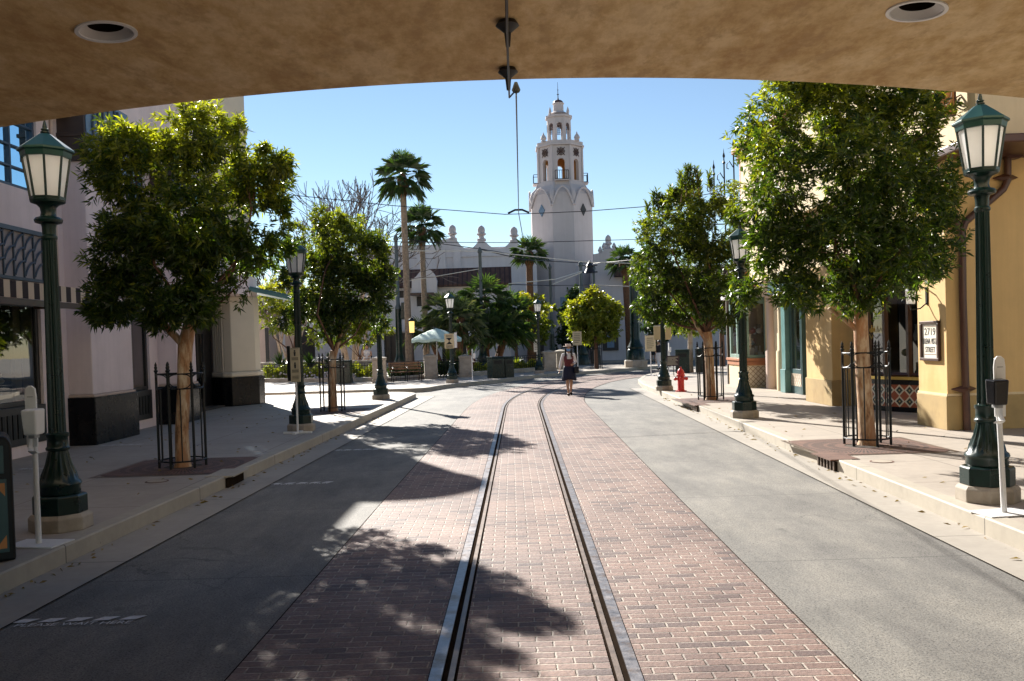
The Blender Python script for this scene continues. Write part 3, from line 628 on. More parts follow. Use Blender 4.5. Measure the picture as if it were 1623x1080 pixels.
def limbs(mb, fork, blobs, r0, rng, n_tw=40, tips=None):
    for b in blobs:
        c = Vector(b[:3]); d = c-fork; side = Vector((rng.normal(), rng.normal(), 0))*.12*d.length
        p = [fork, fork+d*.35+side+Vector((0, 0, -.05)), fork+d*.7+side*.7, c]
        mb.tube(p, [r0, r0*.7, r0*.45, r0*.18], 7)
        for _ in range(5):
            e = Vector(rng.normal(size=3)).normalized(); q = p[2].lerp(c, rng.uniform(0, 1)); w = c+Vector((e.x*b[3], e.y*b[4], e.z*b[5]))*.8
            mb.tube([q, q.lerp(w, .5)+Vector((0, 0, .04)), w], [r0*.22, r0*.14, r0*.05], 5)
def street_tree(label, loc, trunk, spec, bx, by, s, nt, per, L, Wd, leaf, seed, bark='bark', depth=1., gap=.5, name='street_tree', cat='tree', forks=None, group=None, shell=.45, extra=()):
    rng = np.random.default_rng(seed); t = thing(name, label, cat, loc, 0, group)
    bl_ = px_blobs(spec, bx, by, s, depth, rng)
    mb = MB(); pts = [Vector(p[:3]) for p in trunk]; rad = [p[3] for p in trunk]
    mb.tube(pts, rad, 14); fork = pts[-1]
    big = sorted(bl_, key=lambda b: -b[3])[:9]; lm = MB(); limbs(lm, fork, big, rad[-1]*.34, rng); lm.build('limbs', M['darkbark'], t, smooth=60)
    for e in extra: mb.tube([Vector(p[:3]) for p in e], [p[3] for p in e], 9)
    mb.build('trunk', M[bark], t, smooth=60)
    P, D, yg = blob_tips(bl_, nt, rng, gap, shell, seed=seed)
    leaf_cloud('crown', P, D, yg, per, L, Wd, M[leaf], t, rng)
    return t
G1 = 'street trees in iron guards'
def tr(x0, zs, rs, bend): return [(x0+b, 0, z, r) for z, r, b in zip(zs, rs, bend)]
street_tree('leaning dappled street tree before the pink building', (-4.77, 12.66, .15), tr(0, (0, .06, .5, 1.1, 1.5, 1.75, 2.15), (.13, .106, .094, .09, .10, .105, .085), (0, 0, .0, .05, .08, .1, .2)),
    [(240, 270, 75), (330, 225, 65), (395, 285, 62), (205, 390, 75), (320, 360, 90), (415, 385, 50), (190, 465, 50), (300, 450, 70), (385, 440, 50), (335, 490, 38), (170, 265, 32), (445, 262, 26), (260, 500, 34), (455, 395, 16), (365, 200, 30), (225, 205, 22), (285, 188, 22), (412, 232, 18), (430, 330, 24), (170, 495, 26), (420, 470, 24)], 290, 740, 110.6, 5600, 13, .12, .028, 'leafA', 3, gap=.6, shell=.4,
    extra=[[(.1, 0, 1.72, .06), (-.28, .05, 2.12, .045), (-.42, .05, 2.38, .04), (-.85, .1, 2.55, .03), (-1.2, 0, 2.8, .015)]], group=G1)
street_tree('full street tree with pale trunk before the yellow building', (5.12, 12.79, .15), tr(0, (0, .06, .6, 1.3, 1.75, 2.0), (.15, .122, .108, .104, .10, .095), (0, 0, -.02, -.05, -.06, -.05)),
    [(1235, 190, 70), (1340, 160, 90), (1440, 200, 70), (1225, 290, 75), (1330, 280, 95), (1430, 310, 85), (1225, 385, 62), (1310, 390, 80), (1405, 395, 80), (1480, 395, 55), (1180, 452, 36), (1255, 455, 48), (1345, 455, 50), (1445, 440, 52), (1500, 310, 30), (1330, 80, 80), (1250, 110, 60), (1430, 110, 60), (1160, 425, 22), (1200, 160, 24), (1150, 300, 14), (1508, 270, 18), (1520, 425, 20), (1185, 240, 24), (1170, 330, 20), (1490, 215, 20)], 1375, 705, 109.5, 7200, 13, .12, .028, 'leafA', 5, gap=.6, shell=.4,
    extra=[[(-.05, 0, 1.62, .05), (-.25, .02, 1.8, .035), (-.5, .05, 2.0, .025)]], group=G1)
street_tree('dense street tree behind the narrow queue sign', (-4.66, 22.78, .15), tr(0, (0, .08, .7, 1.3, 1.55), (.15, .12, .105, .10, .10), (0, 0, .0, .02, .08)),
    [(540, 385, 52), (500, 420, 50), (580, 410, 48), (545, 455, 62), (490, 480, 42), (590, 475, 40), (530, 510, 34), (468, 505, 24), (475, 375, 26), (610, 440, 24), (560, 350, 24), (515, 345, 20), (605, 390, 20), (465, 440, 22), (600, 515, 18)], 528, 652, 61.4, 3500, 11, .14, .038, 'leafB', 8, gap=.5, extra=[[(.02, 0, 1.3, .075), (.22, 0, 1.8, .05), (.36, 0, 2.2, .02)]], group=G1)
street_tree('tall dense street tree with upright shoots beyond the right lamp', (5.09, 22.71, .15), tr(0, (0, .08, .7, 1.4, 1.75), (.15, .125, .115, .115, .12), (0, 0, -.01, -.03, -.06)),
    [(1090, 335, 46), (1050, 372, 48), (1130, 365, 55), (1042, 430, 46), (1100, 430, 62), (1155, 430, 42), (1035, 482, 30), (1090, 480, 46), (1140, 480, 42), (1145, 310, 28), (1060, 320, 20), (1012, 400, 18), (1020, 455, 20), (1100, 300, 20)], 1127, 634, 61.6, 4200, 11, .13, .038, 'leafB', 9, gap=.4, shell=.5, group=G1,
    extra=[[(-.03, 0, 1.45, .07), (-.3, 0, 1.88, .045), (-.45, 0, 2.15, .02)]])
# upright shoots of that tree as twigs with leaves
rng = np.random.default_rng(33)
tt = [o for o in bpy.data.objects if o.get('label', '').startswith('tall dense street tree')][0]
P = []; D = []; sh = MB()
for x, y0, y1 in [(1085, 300, 264), (1098, 300, 268), (1060, 320, 295), (1078, 305, 272), (1092, 300, 266), (1104, 300, 270), (1038, 335, 302), (1110, 305, 272), (1075, 310, 282), (1045, 330, 300), (1050, 325, 310), (1030, 345, 318), (1120, 300, 280), (1018, 370, 350), (1068, 318, 300)]:
    a = Vector(((x-1127+.0305*(634-y0))/61.6, rng.uniform(-.3, .3), (634-y0)/61.6)); b = Vector((a.x+rng.uniform(-.08, .12), a.y, (634-y1)/61.6)); sh.tube([a-Vector((0, 0, .2)), b], [.012, .005], 5)
    for k in range(9): P.append(a.lerp(b, k/8)); D.append((rng.normal()*.1, rng.normal()*.1, 1))
sh.build('shoot', M['bark'], tt); leaf_cloud('shoot_leaves', np.array(P), np.array(D, float), np.full(len(P), .25), 12, .19, .034, M['leafB'], tt, rng, spread=(15, 45))
# background trees
street_tree('small round yellow-green tree on the plaza corner', (4.7, 49.2, .15), tr(0, (0, .4, 1.2, 1.7), (.14, .12, .11, .1), (0, 0, 0, 0)),
    [(945, 500, 36), (925, 490, 26), (970, 492, 22), (945, 474, 24), (965, 522, 20), (925, 522, 22), (972, 510, 15), (912, 505, 12), (947, 535, 12)], 950, 583, 28.6, 2000, 8, .21, .10, 'leafY', 12, bark='darkbark', gap=.1, depth=.8, name='round_tree')
street_tree('loose yellow-leaved tree behind the smallest street lamp', (.3, 57, .15), tr(0, (0, .5, 1.0, 1.4), (.14, .12, .11, .1), (0, 0, 0, 0)),
    [(830, 480, 22), (850, 475, 18), (805, 490, 20), (870, 490, 16), (840, 505, 24), (810, 520, 18), (870, 515, 14), (790, 510, 14), (888, 500, 10), (855, 530, 14), (797, 530, 10), (825, 462, 12)], 819, 578, 24.6, 620, 8, .26, .13, 'leafY', 14, bark='darkbark', gap=.75, depth=1., name='yellow_tree')
street_tree('dark evergreen tree standing against the tower base', (4.6, 62, .1), tr(0, (0, .5, 1.2), (.16, .14, .12), (0, 0, 0)),
    [(900, 480, 22), (890, 500, 22), (912, 500, 22), (900, 525, 28), (885, 530, 20), (915, 535, 18), (898, 465, 14), (880, 548, 14), (908, 552, 14)], 900, 578, 22.6, 900, 8, .28, .13, 'leafD', 15, bark='darkbark', gap=.1, name='evergreen_tree')
street_tree('young pale-trunked tree beside the right corner litter bins', (8.2, 40.6, .15), tr(0, (0, .5, 1.6, 2.3), (.14, .12, .11, .1), (0, 0, .02, .03)),
    [(1097, 480, 34), (1075, 500, 24), (1120, 495, 26), (1065, 515, 16), (1100, 515, 24), (1130, 510, 20), (1150, 500, 20), (1090, 450, 26)], 1097, 592, 34.5, 900, 8, .2, .07, 'leafY', 16, bark='palebark', gap=.2, name='young_tree')
street_tree('dark row tree behind the right corner lamp', (9.6, 58, .05), tr(0, (0, .8, 1.8), (.16, .14, .12), (0, 0, 0)),
    [(1075, 490, 30), (1095, 500, 28), (1060, 510, 20), (1110, 515, 20), (1080, 530, 16)], 1080, 578, 24, 700, 7, .28, .13, 'leafD', 17, bark='darkbark', name='evergreen_tree')
street_tree('dark tree beside the right-hand shop bay', (11.2, 47, .1), tr(0, (0, .8, 1.9), (.16, .14, .12), (0, 0, 0)),
    [(1140, 500, 34), (1120, 490, 28), (1165, 480, 34), (1145, 460, 32), (1160, 520, 20)], 1140, 585, 30, 800, 7, .24, .1, 'leafD', 18, bark='darkbark', name='evergreen_tree')
street_tree('bushy green tree at the far left corner of the plaza', (-11.6, 47, .15), tr(0, (0, .5, 1.4), (.15, .13, .12), (0, 0, 0)),
    [(430, 450, 40), (400, 470, 36), (460, 480, 34), (425, 500, 26), (480, 520, 24), (460, 455, 30)], 440, 590, 30, 800, 8, .24, .09, 'leafY', 19, bark='darkbark', gap=.5, name='plaza_tree')
street_tree('yellow-green tree behind the planter, left of the multi-stem trunks', (-8.6, 50, .15), tr(0, (0, .5, 1.0), (.12, .1, .09), (0, 0, 0)),
    [(490, 520, 24), (515, 525, 22), (470, 535, 16), (500, 500, 24), (535, 515, 20)], 500, 592, 28, 500, 8, .24, .1, 'leafY', 20, bark='darkbark', gap=.5, name='plaza_tree')
# bare multi-stem tree
def bare_tree(label, loc, seed, H, spread, stems, r0):
    rng = np.random.default_rng(seed); t = thing('bare_tree', label, 'tree', loc)
    st = MB(); tw = MB()
    def grow(p, d, L, r, lev, mb):
        q = p+d*L*.5+Vector(rng.normal(size=3))*L*.04; e = q+(d+Vector(rng.normal(size=3))*.12+Vector((0, 0, .08))).normalized()*L*.5
        (st if lev < 2 else tw).tube([p, q, e], [r, r*.85, r*.7], 6 if lev < 2 else 4, cap=False)
        if lev >= 5: return
        for _ in range(3 if lev in (1, 2, 3) else 2):
            nd = (d+Vector(rng.normal(size=3))*(.34 if lev < 3 else .42)+Vector((0, 0, .16))).normalized(); grow(e, nd, L*rng.uniform(.6, .85), max(.02, r*.62), lev+1, mb)
    for i in range(stems):
        a = 2*math.pi*i/stems+rng.uniform(-.3, .3); d = Vector((math.cos(a)*spread, math.sin(a)*spread, 1)).normalized()
        grow(Vector((math.cos(a)*.18, math.sin(a)*.18, 0)), d, H*.3, r0*rng.uniform(.8, 1.1), 0, st)
    st.build('trunk', M['palebark'], t, smooth=60); tw.build('twigs', M['barebranch'], t)
    return t
bare_tree('tall leafless multi-stem tree rising behind the dense left street tree', (-9.8, 54, .15), 4, 11.5, .2, 6, .13)
bare_tree('leafless tree far left behind the planter hedge', (-13.2, 52, .15), 6, 7, .35, 3, .12)
# iron tree guards and grates
def make_guard(label, loc):
    t = thing('tree_guard', label, 'tree guard', loc, 0, 'iron tree guards'); r, k = .315, 6
    for i in range(k):
        a = R(60*i+20); c, s_ = math.cos(a)*r, math.sin(a)*r
        MB().tube([(c, s_, 0), (c, s_, 1.36)], .019, 8).lathe([(.019, 1.36), (.03, 1.375), (.03, 1.39), (.016, 1.40), (.024, 1.43), (.014, 1.455), (.02, 1.465), (.003, 1.51)], 8, (c, s_, 0)).build('post', M['black'], t, smooth=40)
        a2 = a+R(30); c2, s2 = math.cos(a2)*r*.985, math.sin(a2)*r*.985; MB().tube([(c2, s2, .1), (c2, s2, 1.12)], .009, 6).build('picket', M['black'], t)
        # quarter-circle scrolls between the two upper rings
        sc_ = MB()
        for sg in (0, 1):
            for v in (0, 1):
                pts = []
                for j in range(7):
                    q = R(90*j/6); da = R(22)*(1-math.sin(q)); aa = a+da if sg == 0 else a+R(60)-da; zz = (1.13+.115*(1-math.cos(q))) if v == 0 else (1.33-.085*(1-math.cos(q)))
                    pts.append((math.cos(aa)*r, math.sin(aa)*r, zz))
                sc_.tube(pts, .008, 5)
        sc_.build('scrollwork', M['black'], t)
    for zz, rr in ((1.335, .011), (1.125, .011), (.1, .012)):
        MB().tube([(math.cos(R(15*j))*r, math.sin(R(15*j))*r, zz) for j in range(25)], rr, 6, cap=False).build('ring', M['black'], t)
    return t
def grate(label, loc, rz=0, w=.93):
    t = thing('tree_grate', label, 'grate', loc, rz, 'rust-coloured tree grates')
    fr = MB(); hw = w; 
    for a in range(4):
        m_ = Matrix.Rotation(R(90*a), 3, 'Z'); q = [m_ @ Vector(p) for p in ((-hw, -hw, .002), (hw, -hw, .002), (hw*.93, -hw*.93, .002), (-hw*.93, -hw*.93, .002))]; fr.add(q, [(0, 1, 2, 3)])
    fr.build('grate_frame', M['rust'], t)
    n = 40; sq = []
    for j in range(n):
        a = 2*math.pi*(j+.5)/n; c, s_ = math.cos(a), math.sin(a); k = hw*.93/max(abs(c), abs(s_)); sq.append((c*k, s_*k, .006))
    MB().add(sq+[(math.cos(2*math.pi*(j+.5)/n)*.27, math.sin(2*math.pi*(j+.5)/n)*.27, .006) for j in range(n)], [(j, (j+1) % n, n+(j+1) % n, n+j) for j in range(n)]).build('grate_plate', M['grate'], t)
    MB().lathe([(.27, .0), (.27, .003)], 24).build('soil', M['soil'], t); return t
g0 = make_guard('iron tree guard around the leaning dappled tree on the left', (-4.77, 12.66, .155))
dup(g0, (5.12, 12.79, .155), R(13), 'iron tree guard around the pale trunk on the right')
dup(g0, (-4.66, 22.78, .155), R(7), 'iron tree guard around the second left street tree')
dup(g0, (5.09, 22.71, .155), R(25), 'iron tree guard around the second right street tree')
dup(g0, (4.7, 49.2, .155), R(25), 'iron tree guard around the round yellow-green tree')
t0 = grate('rust-coloured tree grate on the left in shade', (-4.78, 12.7, .149))
dup(t0, (5.02, 12.65, .149), None, 'rust-coloured tree grate on the right, half sunlit')
dup(t0, (-4.66, 22.7, .149), None, 'rust-coloured tree grate at the second left tree'); dup(t0, (5.12, 22.6, .149), None, 'rust-coloured tree grate at the second right tree')

# ================================================================== PALMS
def frond_fan(mb, base, d, Lp, Lb, nb, rng, wid=.05, spread=190, droop=.35):
    """fan frond: petiole then blades"""
    d = d.normalized(); side = d.cross(Vector((0, 0, 1))); side = side.normalized() if side.length > .05 else Vector((1, 0, 0)); up = side.cross(d).normalized()
    hub = base+d*Lp+Vector((0, 0, -.06*Lp)); mb.tube([base, base+d*Lp*.5+Vector((0, 0, .02)), hub], [.018, .014, .012], 4)
    roll = rng.uniform(-.35, .35); s2 = side*math.cos(roll)+up*math.sin(roll); u2 = s2.cross(d)
    for k in range(nb):
        a = R(-spread/2+spread*k/(nb-1)); bd = (d*math.cos(a)+s2*math.sin(a)+u2*.12*abs(math.sin(a))).normalized(); L = Lb*(1-.25*abs(a)/R(spread/2))*rng.uniform(.9, 1.08)
        pw = bd.cross(u2).normalized()*wid*.5; m1 = hub+bd*L*.55; e = hub+bd*L+Vector((0, 0, -droop*L*rng.uniform(.3, 1.1)))
        mb.add([hub, m1+pw, e, m1-pw], [(0, 1, 2), (0, 2, 3)])
def fan_palm(label, loc, H, lean, tr_r, n, Lp, Lb, seed, mat='palmleaf', skirt=.5, name='fan_palm', group=None, nb=15, el=(-38, 80), wid=.06, trunk='palmtrunk', stems=None):
    rng = np.random.default_rng(seed); t = thing(name, label, 'palm', loc, 0, group)
    for (ox, oy, h, lx, ly) in (stems or [(0, 0, H, lean, 0)]):
        top = Vector((ox+lx, oy+ly, h)); o_ = Vector((ox, oy, 0))
        pts = [o_.lerp(top, k/10)+Vector((0, 0, 0)) for k in range(11)]
        MB().tube(pts, [tr_r*(1.3-.08*k if k < 3 else 1.06-.012*k) for k in range(11)], 12).build('trunk', M[trunk], t, smooth=60)
        sk = MB(); d_ = (top-o_).normalized(); sk.tube([top-d_*skirt, top-d_*skirt*.6, top-d_*skirt*.2, top+d_*.12], [tr_r*1.0, tr_r*1.7, tr_r*1.8, tr_r*.7], 10); sk.build('leaf_bases', M['palmskirt'], t, smooth=60)
        fr = MB()
        for k in range(n):
            e = R(el[0]+(el[1]-el[0])*((k+.5)/n)**.9+rng.uniform(-8, 8)); a = k*2.39996+rng.uniform(-.2, .2); d = Vector((math.cos(a)*math.cos(e), math.sin(a)*math.cos(e), math.sin(e)))
            frond_fan(fr, top+Vector((0, 0, .02*k/n)), d, Lp*rng.uniform(.85, 1.1), Lb, nb, rng, wid, droop=.6 if e < R(25) else .3)
        fr.build('fronds', M[mat], t)
    return t
PG = 'fan palms on the plaza'
p = at(650, 596, 47); fan_palm('tallest fan palm with smooth grey trunk', (p.x, 47, .15), 10.6, -.05, .17, 36, .85, .85, 21, skirt=1.1, group=PG, nb=21, wid=.05, el=(-55, 85))
p = at(677, 590, 52); fan_palm('second tall fan palm with a reddish collar', (p.x, 52, .15), 8.6, -.05, .16, 32, .8, .8, 22, skirt=1.2, group=PG, nb=21, wid=.05, el=(-55, 85))
p = at(843, 585, 58); fan_palm('short dark-trunked fan palm in front of the tower', (p.x, 58, .1), 7.5, .05, .23, 26, .65, .85, 23, skirt=.9, group=PG, trunk='palmskirt')
p = at(1000, 580, 62); fan_palm('fan palm half hidden behind the tall dense street tree', (p.x, 62, .1), 7.1, -.25, .24, 22, .7, .85, 24, skirt=.9, group=PG, trunk='palmskirt')
p = at(715, 590, 47.5)
fan_palm('clump of silvery low fan palms behind the hourglass sign', (p.x, 47.5, .15), 0, 0, .14, 22, .75, .85, 25, 'fanleaf', .5, 'clumping_palm', el=(-30, 75), nb=13, wid=.07, trunk='palmskirt', stems=[(0, 0, 3.3, -.25, 0), (.45, .3, 2.3, .15, -.2), (-.35, .1, 2.2, -.8, .1), (.3, -.3, 3.0, .35, -.2)])
p = at(765, 588, 49.5)
fan_palm('clump of dark leaning fan palms behind the green dustbin', (p.x, 51, .15), 0, 0, .16, 24, .85, 1.0, 26, 'palmleaf', .6, 'clumping_palm', el=(-35, 75), nb=13, wid=.075, trunk='palmskirt', stems=[(.2, 0, 4.2, .0, 0), (-.5, .2, 3.3, -.7, 0), (.6, .1, 3.2, 1.0, 0), (0, -.4, 2.3, .4, -.4), (.7, -.3, 2.2, .7, -.2)])
# ================================================================== LEFT BUILDING
def tile_panel(pts, z0, z1, size, mat, parent, name='tile_panel'):
    vs = []; fs = []; uv = []; u = 0
    us = [0]
    for i in range(1, len(pts)): us.append(us[-1]+(Vector(pts[i])-Vector(pts[i-1])).length)
    for i, p in enumerate(pts): vs += [(p[0], p[1], z0), (p[0], p[1], z1)]
    me = bpy.data.meshes.new(name); fs = [(2*i, 2*i+2, 2*i+3, 2*i+1) for i in range(len(pts)-1)]; me.from_pydata(vs, [], fs)
    l = me.uv_layers.new(name='UVMap'); k = 0
    for i in range(len(pts)-1):
        for (j, v) in ((i, 0), (i+1, 0), (i+1, 1), (i, 1)): l.data[k].uv = (us[j]/size, v*(z1-z0)/size); k += 1
    me.materials.append(mat); o = bpy.data.objects.new(name, me); S.collection.objects.link(o); o.parent = parent; return o
def window(parent, x, y0, y1, z0, z1, mat, glass, nrm=1, fw=.07, muls=(), bars=(), dep=.06, name='window'):
    """window in a wall facing +X (nrm=1) or -X (nrm=-1); x = outer plane of the frame"""
    f = MB(); xa, xb = sorted((x, x-nrm*dep))
    f.box(xa, xb, y0, y1, z0, z0+fw).box(xa, xb, y0, y1, z1-fw, z1).box(xa, xb, y0, y0+fw, z0+fw, z1-fw).box(xa, xb, y1-fw, y1, z0+fw, z1-fw)
    for yy in muls: f.box(xa+.004, xb-.004, yy-.022, yy+.022, z0+fw, z1-fw)
    for zz in bars: f.box(xa+.008, xb-.008, y0+fw, y1-fw, zz-.018, zz+.018)
    w = f.build(name, mat, parent, bevel=.006)
    xg = x-nrm*dep*.6; MB().add([(xg, y0+.01, z0+.01), (xg, y1-.01, z0+.01), (xg, y1-.01, z1-.01), (xg, y0+.01, z1-.01)], [(0, 1, 2, 3)]).build('pane', glass, w); return w
def goods(parent, cx, cy, z, wx, wy, n, rng, hmax=.4, name='display_goods'):
    g = MB()
    for _ in range(n):
        x, y = cx+rng.uniform(-wx, wx), cy+rng.uniform(-wy, wy); h = rng.uniform(.08, hmax); r = rng.uniform(.04, .12); zz = z+rng.choice([0, 0, .35, .7])*(hmax > .3)
        k = rng.integers(3)
        if k == 0: g.box(x-r, x+r, y-r, y+r, zz, zz+h, rng.uniform(0, 3))
        elif k == 1: g.lathe([(r*.7, 0), (r, h*.3), (r*.4, h*.7), (r*.55, h)], 10, (x, y, zz))
        else: g.ell((x, y, zz+r), (r, r, r*.8), 10, 6)
    return g.build(name, M['goods'], parent, smooth=40)
rng = np.random.default_rng(2)
LB = thing('pink_building', 'pink stucco shop building in shade along the left sidewalk', 'building')
XF = -8.1; a0 = 6.0
w = MB().wall((XF, a0), (XF, 26.0), .148, 6.25, .35, [(9.0-a0, 15.25-a0, .34, 2.72), (18.05-a0, 19.75-a0, .34, 2.75), (10.2-a0, 15.35-a0, 4.6, 6.1), (21.6-a0, 26.0-a0, .148, 3.4), (17.9-a0, 19.9-a0, 4.5, 6.1), (22.2-a0, 24.6-a0, 4.4, 6.1)])
w.build('wall', M['pink'], LB)
MB().wall((XF+.10, a0), (XF+.10, 26.6), 6.253, 8.05, .5, []).build('parapet', M['pink'], LB)
MB().box(XF-.1, XF+.28, a0, 26.55, 6.10, 6.249).box(XF-.1, XF+.2, a0, 26.55, 8.053, 8.16).build('cornice', M['pinkdark'], LB, bevel=.01)
MB().box(-22, XF-.36, a0, 26.0, 7.9, 8.05).box(-22, -21.7, a0, 28, .1, 7.89).box(-22, XF-.01, a0-.3, a0-.01, .1, 8.04).box(-21.69, XF-.9, 27.6, 27.9, .1, 8.04).build('roof', M['pinkdark'], LB)
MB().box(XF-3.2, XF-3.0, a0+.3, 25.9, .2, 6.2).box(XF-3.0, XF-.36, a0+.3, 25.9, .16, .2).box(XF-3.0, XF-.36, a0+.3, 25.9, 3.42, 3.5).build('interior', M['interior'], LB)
# plinth strip under windows (light pink) and dark bulkheads
for y0, y1 in ((9.0, 15.25), (18.05, 19.75)):
    MB().box(XF-.2, XF+.03, y0+.004, y1-.004, .342, .98).build('bulkhead', M['frame'], LB, bevel=.008)
    b = MB(); yy = y0+.1
    while yy < y1-.12: b.box(XF+.028, XF+.045, yy, yy+.075, .46, .86); yy += .15
    b.build('bulkhead_slats', M['black'], LB)
window(LB, XF-.05, 9.0, 15.25, .982, 2.72, M['frame'], M['glass'], 1, .08, (12.1,))
window(LB, XF-.05, 18.05, 19.75, .982, 2.75, M['frame'], M['glass'], 1, .08)
window(LB, XF-.04, 10.2, 15.35, 4.6, 6.1, M['blueframe'], M['skyglass'], 1, .06, (11.4, 12.6, 13.9, 14.6), (4.95, 5.3, 5.7), .09)
window(LB, XF-.08, 17.9, 19.9, 4.5, 6.1, M['blueframe'], M['skyglass'], 1, .07, (18.6, 19.2), (5.0, 5.5), .09)
window(LB, XF-.08, 22.2, 24.6, 4.4, 6.1, M['blueframe'], M['skyglass'], 1, .07, (23, 23.8), (5.0, 5.5), .09)
goods(LB, XF-.9, 12.5, 1.0, .4, 2.4, 60, rng, .45); goods(LB, XF-.9, 18.9, 1.0, .35, .6, 14, rng)
MB().box(XF-1.6, XF-.4, 9.2, 15.1, .93, .98).box(XF-1.6, XF-.4, 18.1, 19.7, .93, .98).build('display_shelf', M['interiorwarm'], LB)
MB().box(XF-.42, XF-.36, 15.02, 15.24, 1.0, 2.7).box(XF-1.2, XF-.36, 19.6, 19.74, 1.0, 2.74).build('window_jamb', M['interiorwarm'], LB)
# pilasters
for y0, y1, wd in ((16.05, 17.92, .5), (20.15, 21.5, .5)):
    MB().box(XF-.05, XF+wd, y0, y1, .146, 1.02).build('pilaster_base', M['blackstone'], LB, bevel=.015)
    MB().box(XF-.05, XF+wd-.03, y0+.04, y1-.04, 1.02, 1.07).build('pilaster_moulding', M['pinkdark'], LB, bevel=.012)
    MB().box(XF-.05, XF+wd-.06, y0+.07, y1-.07, 1.07, 5.32).build('pilaster', M['pink'], LB, bevel=.02)
    cp_ = MB().box(XF-.05, XF+wd+.0, y0+.0, y1-.0, 5.32, 6.6).box(XF-.05, XF+wd+.03, y0-.03, y1+.03, 5.75, 5.82).build('pilaster_capital', M['capbrown'], LB, bevel=.01)
    xf = XF+wd+.006; MB().box(xf-.004, xf+.012, y0+.05, y1-.05, 5.34, 5.745).box(xf-.004, xf+.012, y0+.05, y1-.05, 5.83, 6.58).build('capital_panel', M['capblue'], cp_)
    orn = MB(); yc = (y0+y1)/2
    for sgn in (-1, 1):
        for r_, h in ((.75, 5.6), (.5, 5.85), (.28, 6.05)):
            orn.tube([(xf+.03, yc+sgn*r_*math.sin(R(t_))*.9, h+.55*(1-math.cos(R(t_)))-.15) for t_ in range(0, 130, 12)], .024, 6)
    orn.tube([(xf+.03, yc, 5.36), (xf+.03, yc, 6.55)], .03, 6); orn.build('palm_relief', M['lattice'], cp_, smooth=50)
# lattice frieze above awning
fr_ = MB().box(XF-.02, XF+.01, 9.0, 15.55, 3.08, 3.92).build('frieze', M['latticebg'], LB)
lt = MB().box(XF+.01, XF+.07, 9.0, 15.55, 3.86, 3.93).box(XF+.01, XF+.07, 9.0, 15.55, 3.06, 3.11)
for i in range(22):
    y = 9.05+i*.3; lt.box(XF+.012, XF+.04, y-.012, y+.012, 3.11, 3.86)
    for zz in (3.15, 3.37, 3.59): lt.tube([(XF+.04, y+.01+.28*(k/6), zz+.24*math.sin(math.pi/2*k/6)**.8) for k in range(7)], .017, 5)
lt.build('frieze_lattice', M['lattice'], fr_)
# striped awning with straight valance
aw = MB().add([(XF+.01, 9.2, 3.03), (XF+.92, 9.2, 2.91), (XF+.92, 15.1, 2.91), (XF+.01, 15.1, 3.03), (XF+.01, 9.2, 2.99), (XF+.92, 9.2, 2.66), (XF+.92, 15.1, 2.66), (XF+.01, 15.1, 2.99)], [(0, 1, 2, 3), (1, 5, 6, 2), (0, 4, 5, 1), (3, 2, 6, 7)]).build('awning', M['stripe'], LB)
MB().box(XF+.86, XF+.915, 9.21, 15.09, 2.56, 2.655).box(XF+.0, XF+.86, 9.2, 9.25, 2.6, 2.65).box(XF+.0, XF+.86, 15.03, 15.08, 2.6, 2.65).build('awning_bar', M['brownwood'], aw)
MB().tube([(XF+.04, 15.8, .2), (XF+.04, 15.8, 6.08)], .03, 8).build('down_pipe', M['pinkdark'], LB)
# recessed corner entrance with twin doors
MB().wall((-8.95, 21.5), (-8.95, 26.3), .148, 3.4, .2, [(.5, 4.3, .16, 3.1)]).box(-8.94, XF-.35, 21.5, 21.6, .15, 3.4).build('entrance_wall', M['frame'], LB)
for k, y in enumerate((22.0, 23.25, 24.5)):
    d = MB(); y1 = y+1.22; x = -8.98
    d.box(x, x+.06, y, y+.13, .16, 2.45).box(x, x+.06, y1-.13, y1, .16, 2.45).box(x, x+.06, y+.13, y1-.13, .16, .42).box(x, x+.06, y+.13, y1-.13, 2.3, 2.45)
    dd = d.build('door', M['frame'], LB, bevel=.006); MB().add([(x+.03, y+.12, .4), (x+.03, y1-.12, .4), (x+.03, y1-.12, 2.32), (x+.03, y+.12, 2.32)], [(0, 1, 2, 3)]).build('pane', M['glass'], dd)
    MB().tube([(x+.09, y1-.2, .9), (x+.09, y1-.2, 1.4)], .014, 6).build('handle', M['galv'], dd)
MB().add([(-8.96, 22, 2.5), (-8.96, 25.8, 2.5), (-8.96, 25.8, 3.08), (-8.96, 22, 3.08)], [(0, 1, 2, 3)]).build('transom_pane', M['glass'], LB)
# corner pier (fluted), turret
poly = [(-8.95, 26.35), (-8.5, 26.0), (-8.25, 26.0), (-7.72, 26.75), (-7.72, 27.3), (-8.1, 27.9), (-8.95, 27.9)]
grow = lambda k: [(-8.4+(x+8.4)*k, 27+(y-27)*k) for x, y in poly]
MB().prism(grow(1.08), .146, 1.0).build('pier_base', M['blackstone'], LB, bevel=.015)
MB().prism(grow(1.04), 1.0, 1.16).build('pier_moulding', M['cream'], LB, bevel=.05)
pr = MB().prism(grow(.93), 1.16, 3.4); 
pr.build('pier', M['cream'], LB, bevel=.02)
fl = MB()
for k in range(5):
    q = Vector((-8.72+.09*k, 26.05+.0*k)); fl.tube([(-8.88+.085*k, 26.36-.065*k, 1.17), (-8.88+.085*k, 26.36-.065*k, 3.38)], .034, 8)
fl.build('flutes', M['cream'], LB, smooth=50)
MB().box(-8.98, XF+.3, 21.55, 27.3, 3.404, 4.0).build('entrance_lintel', M['pink'], LB, bevel=.02)
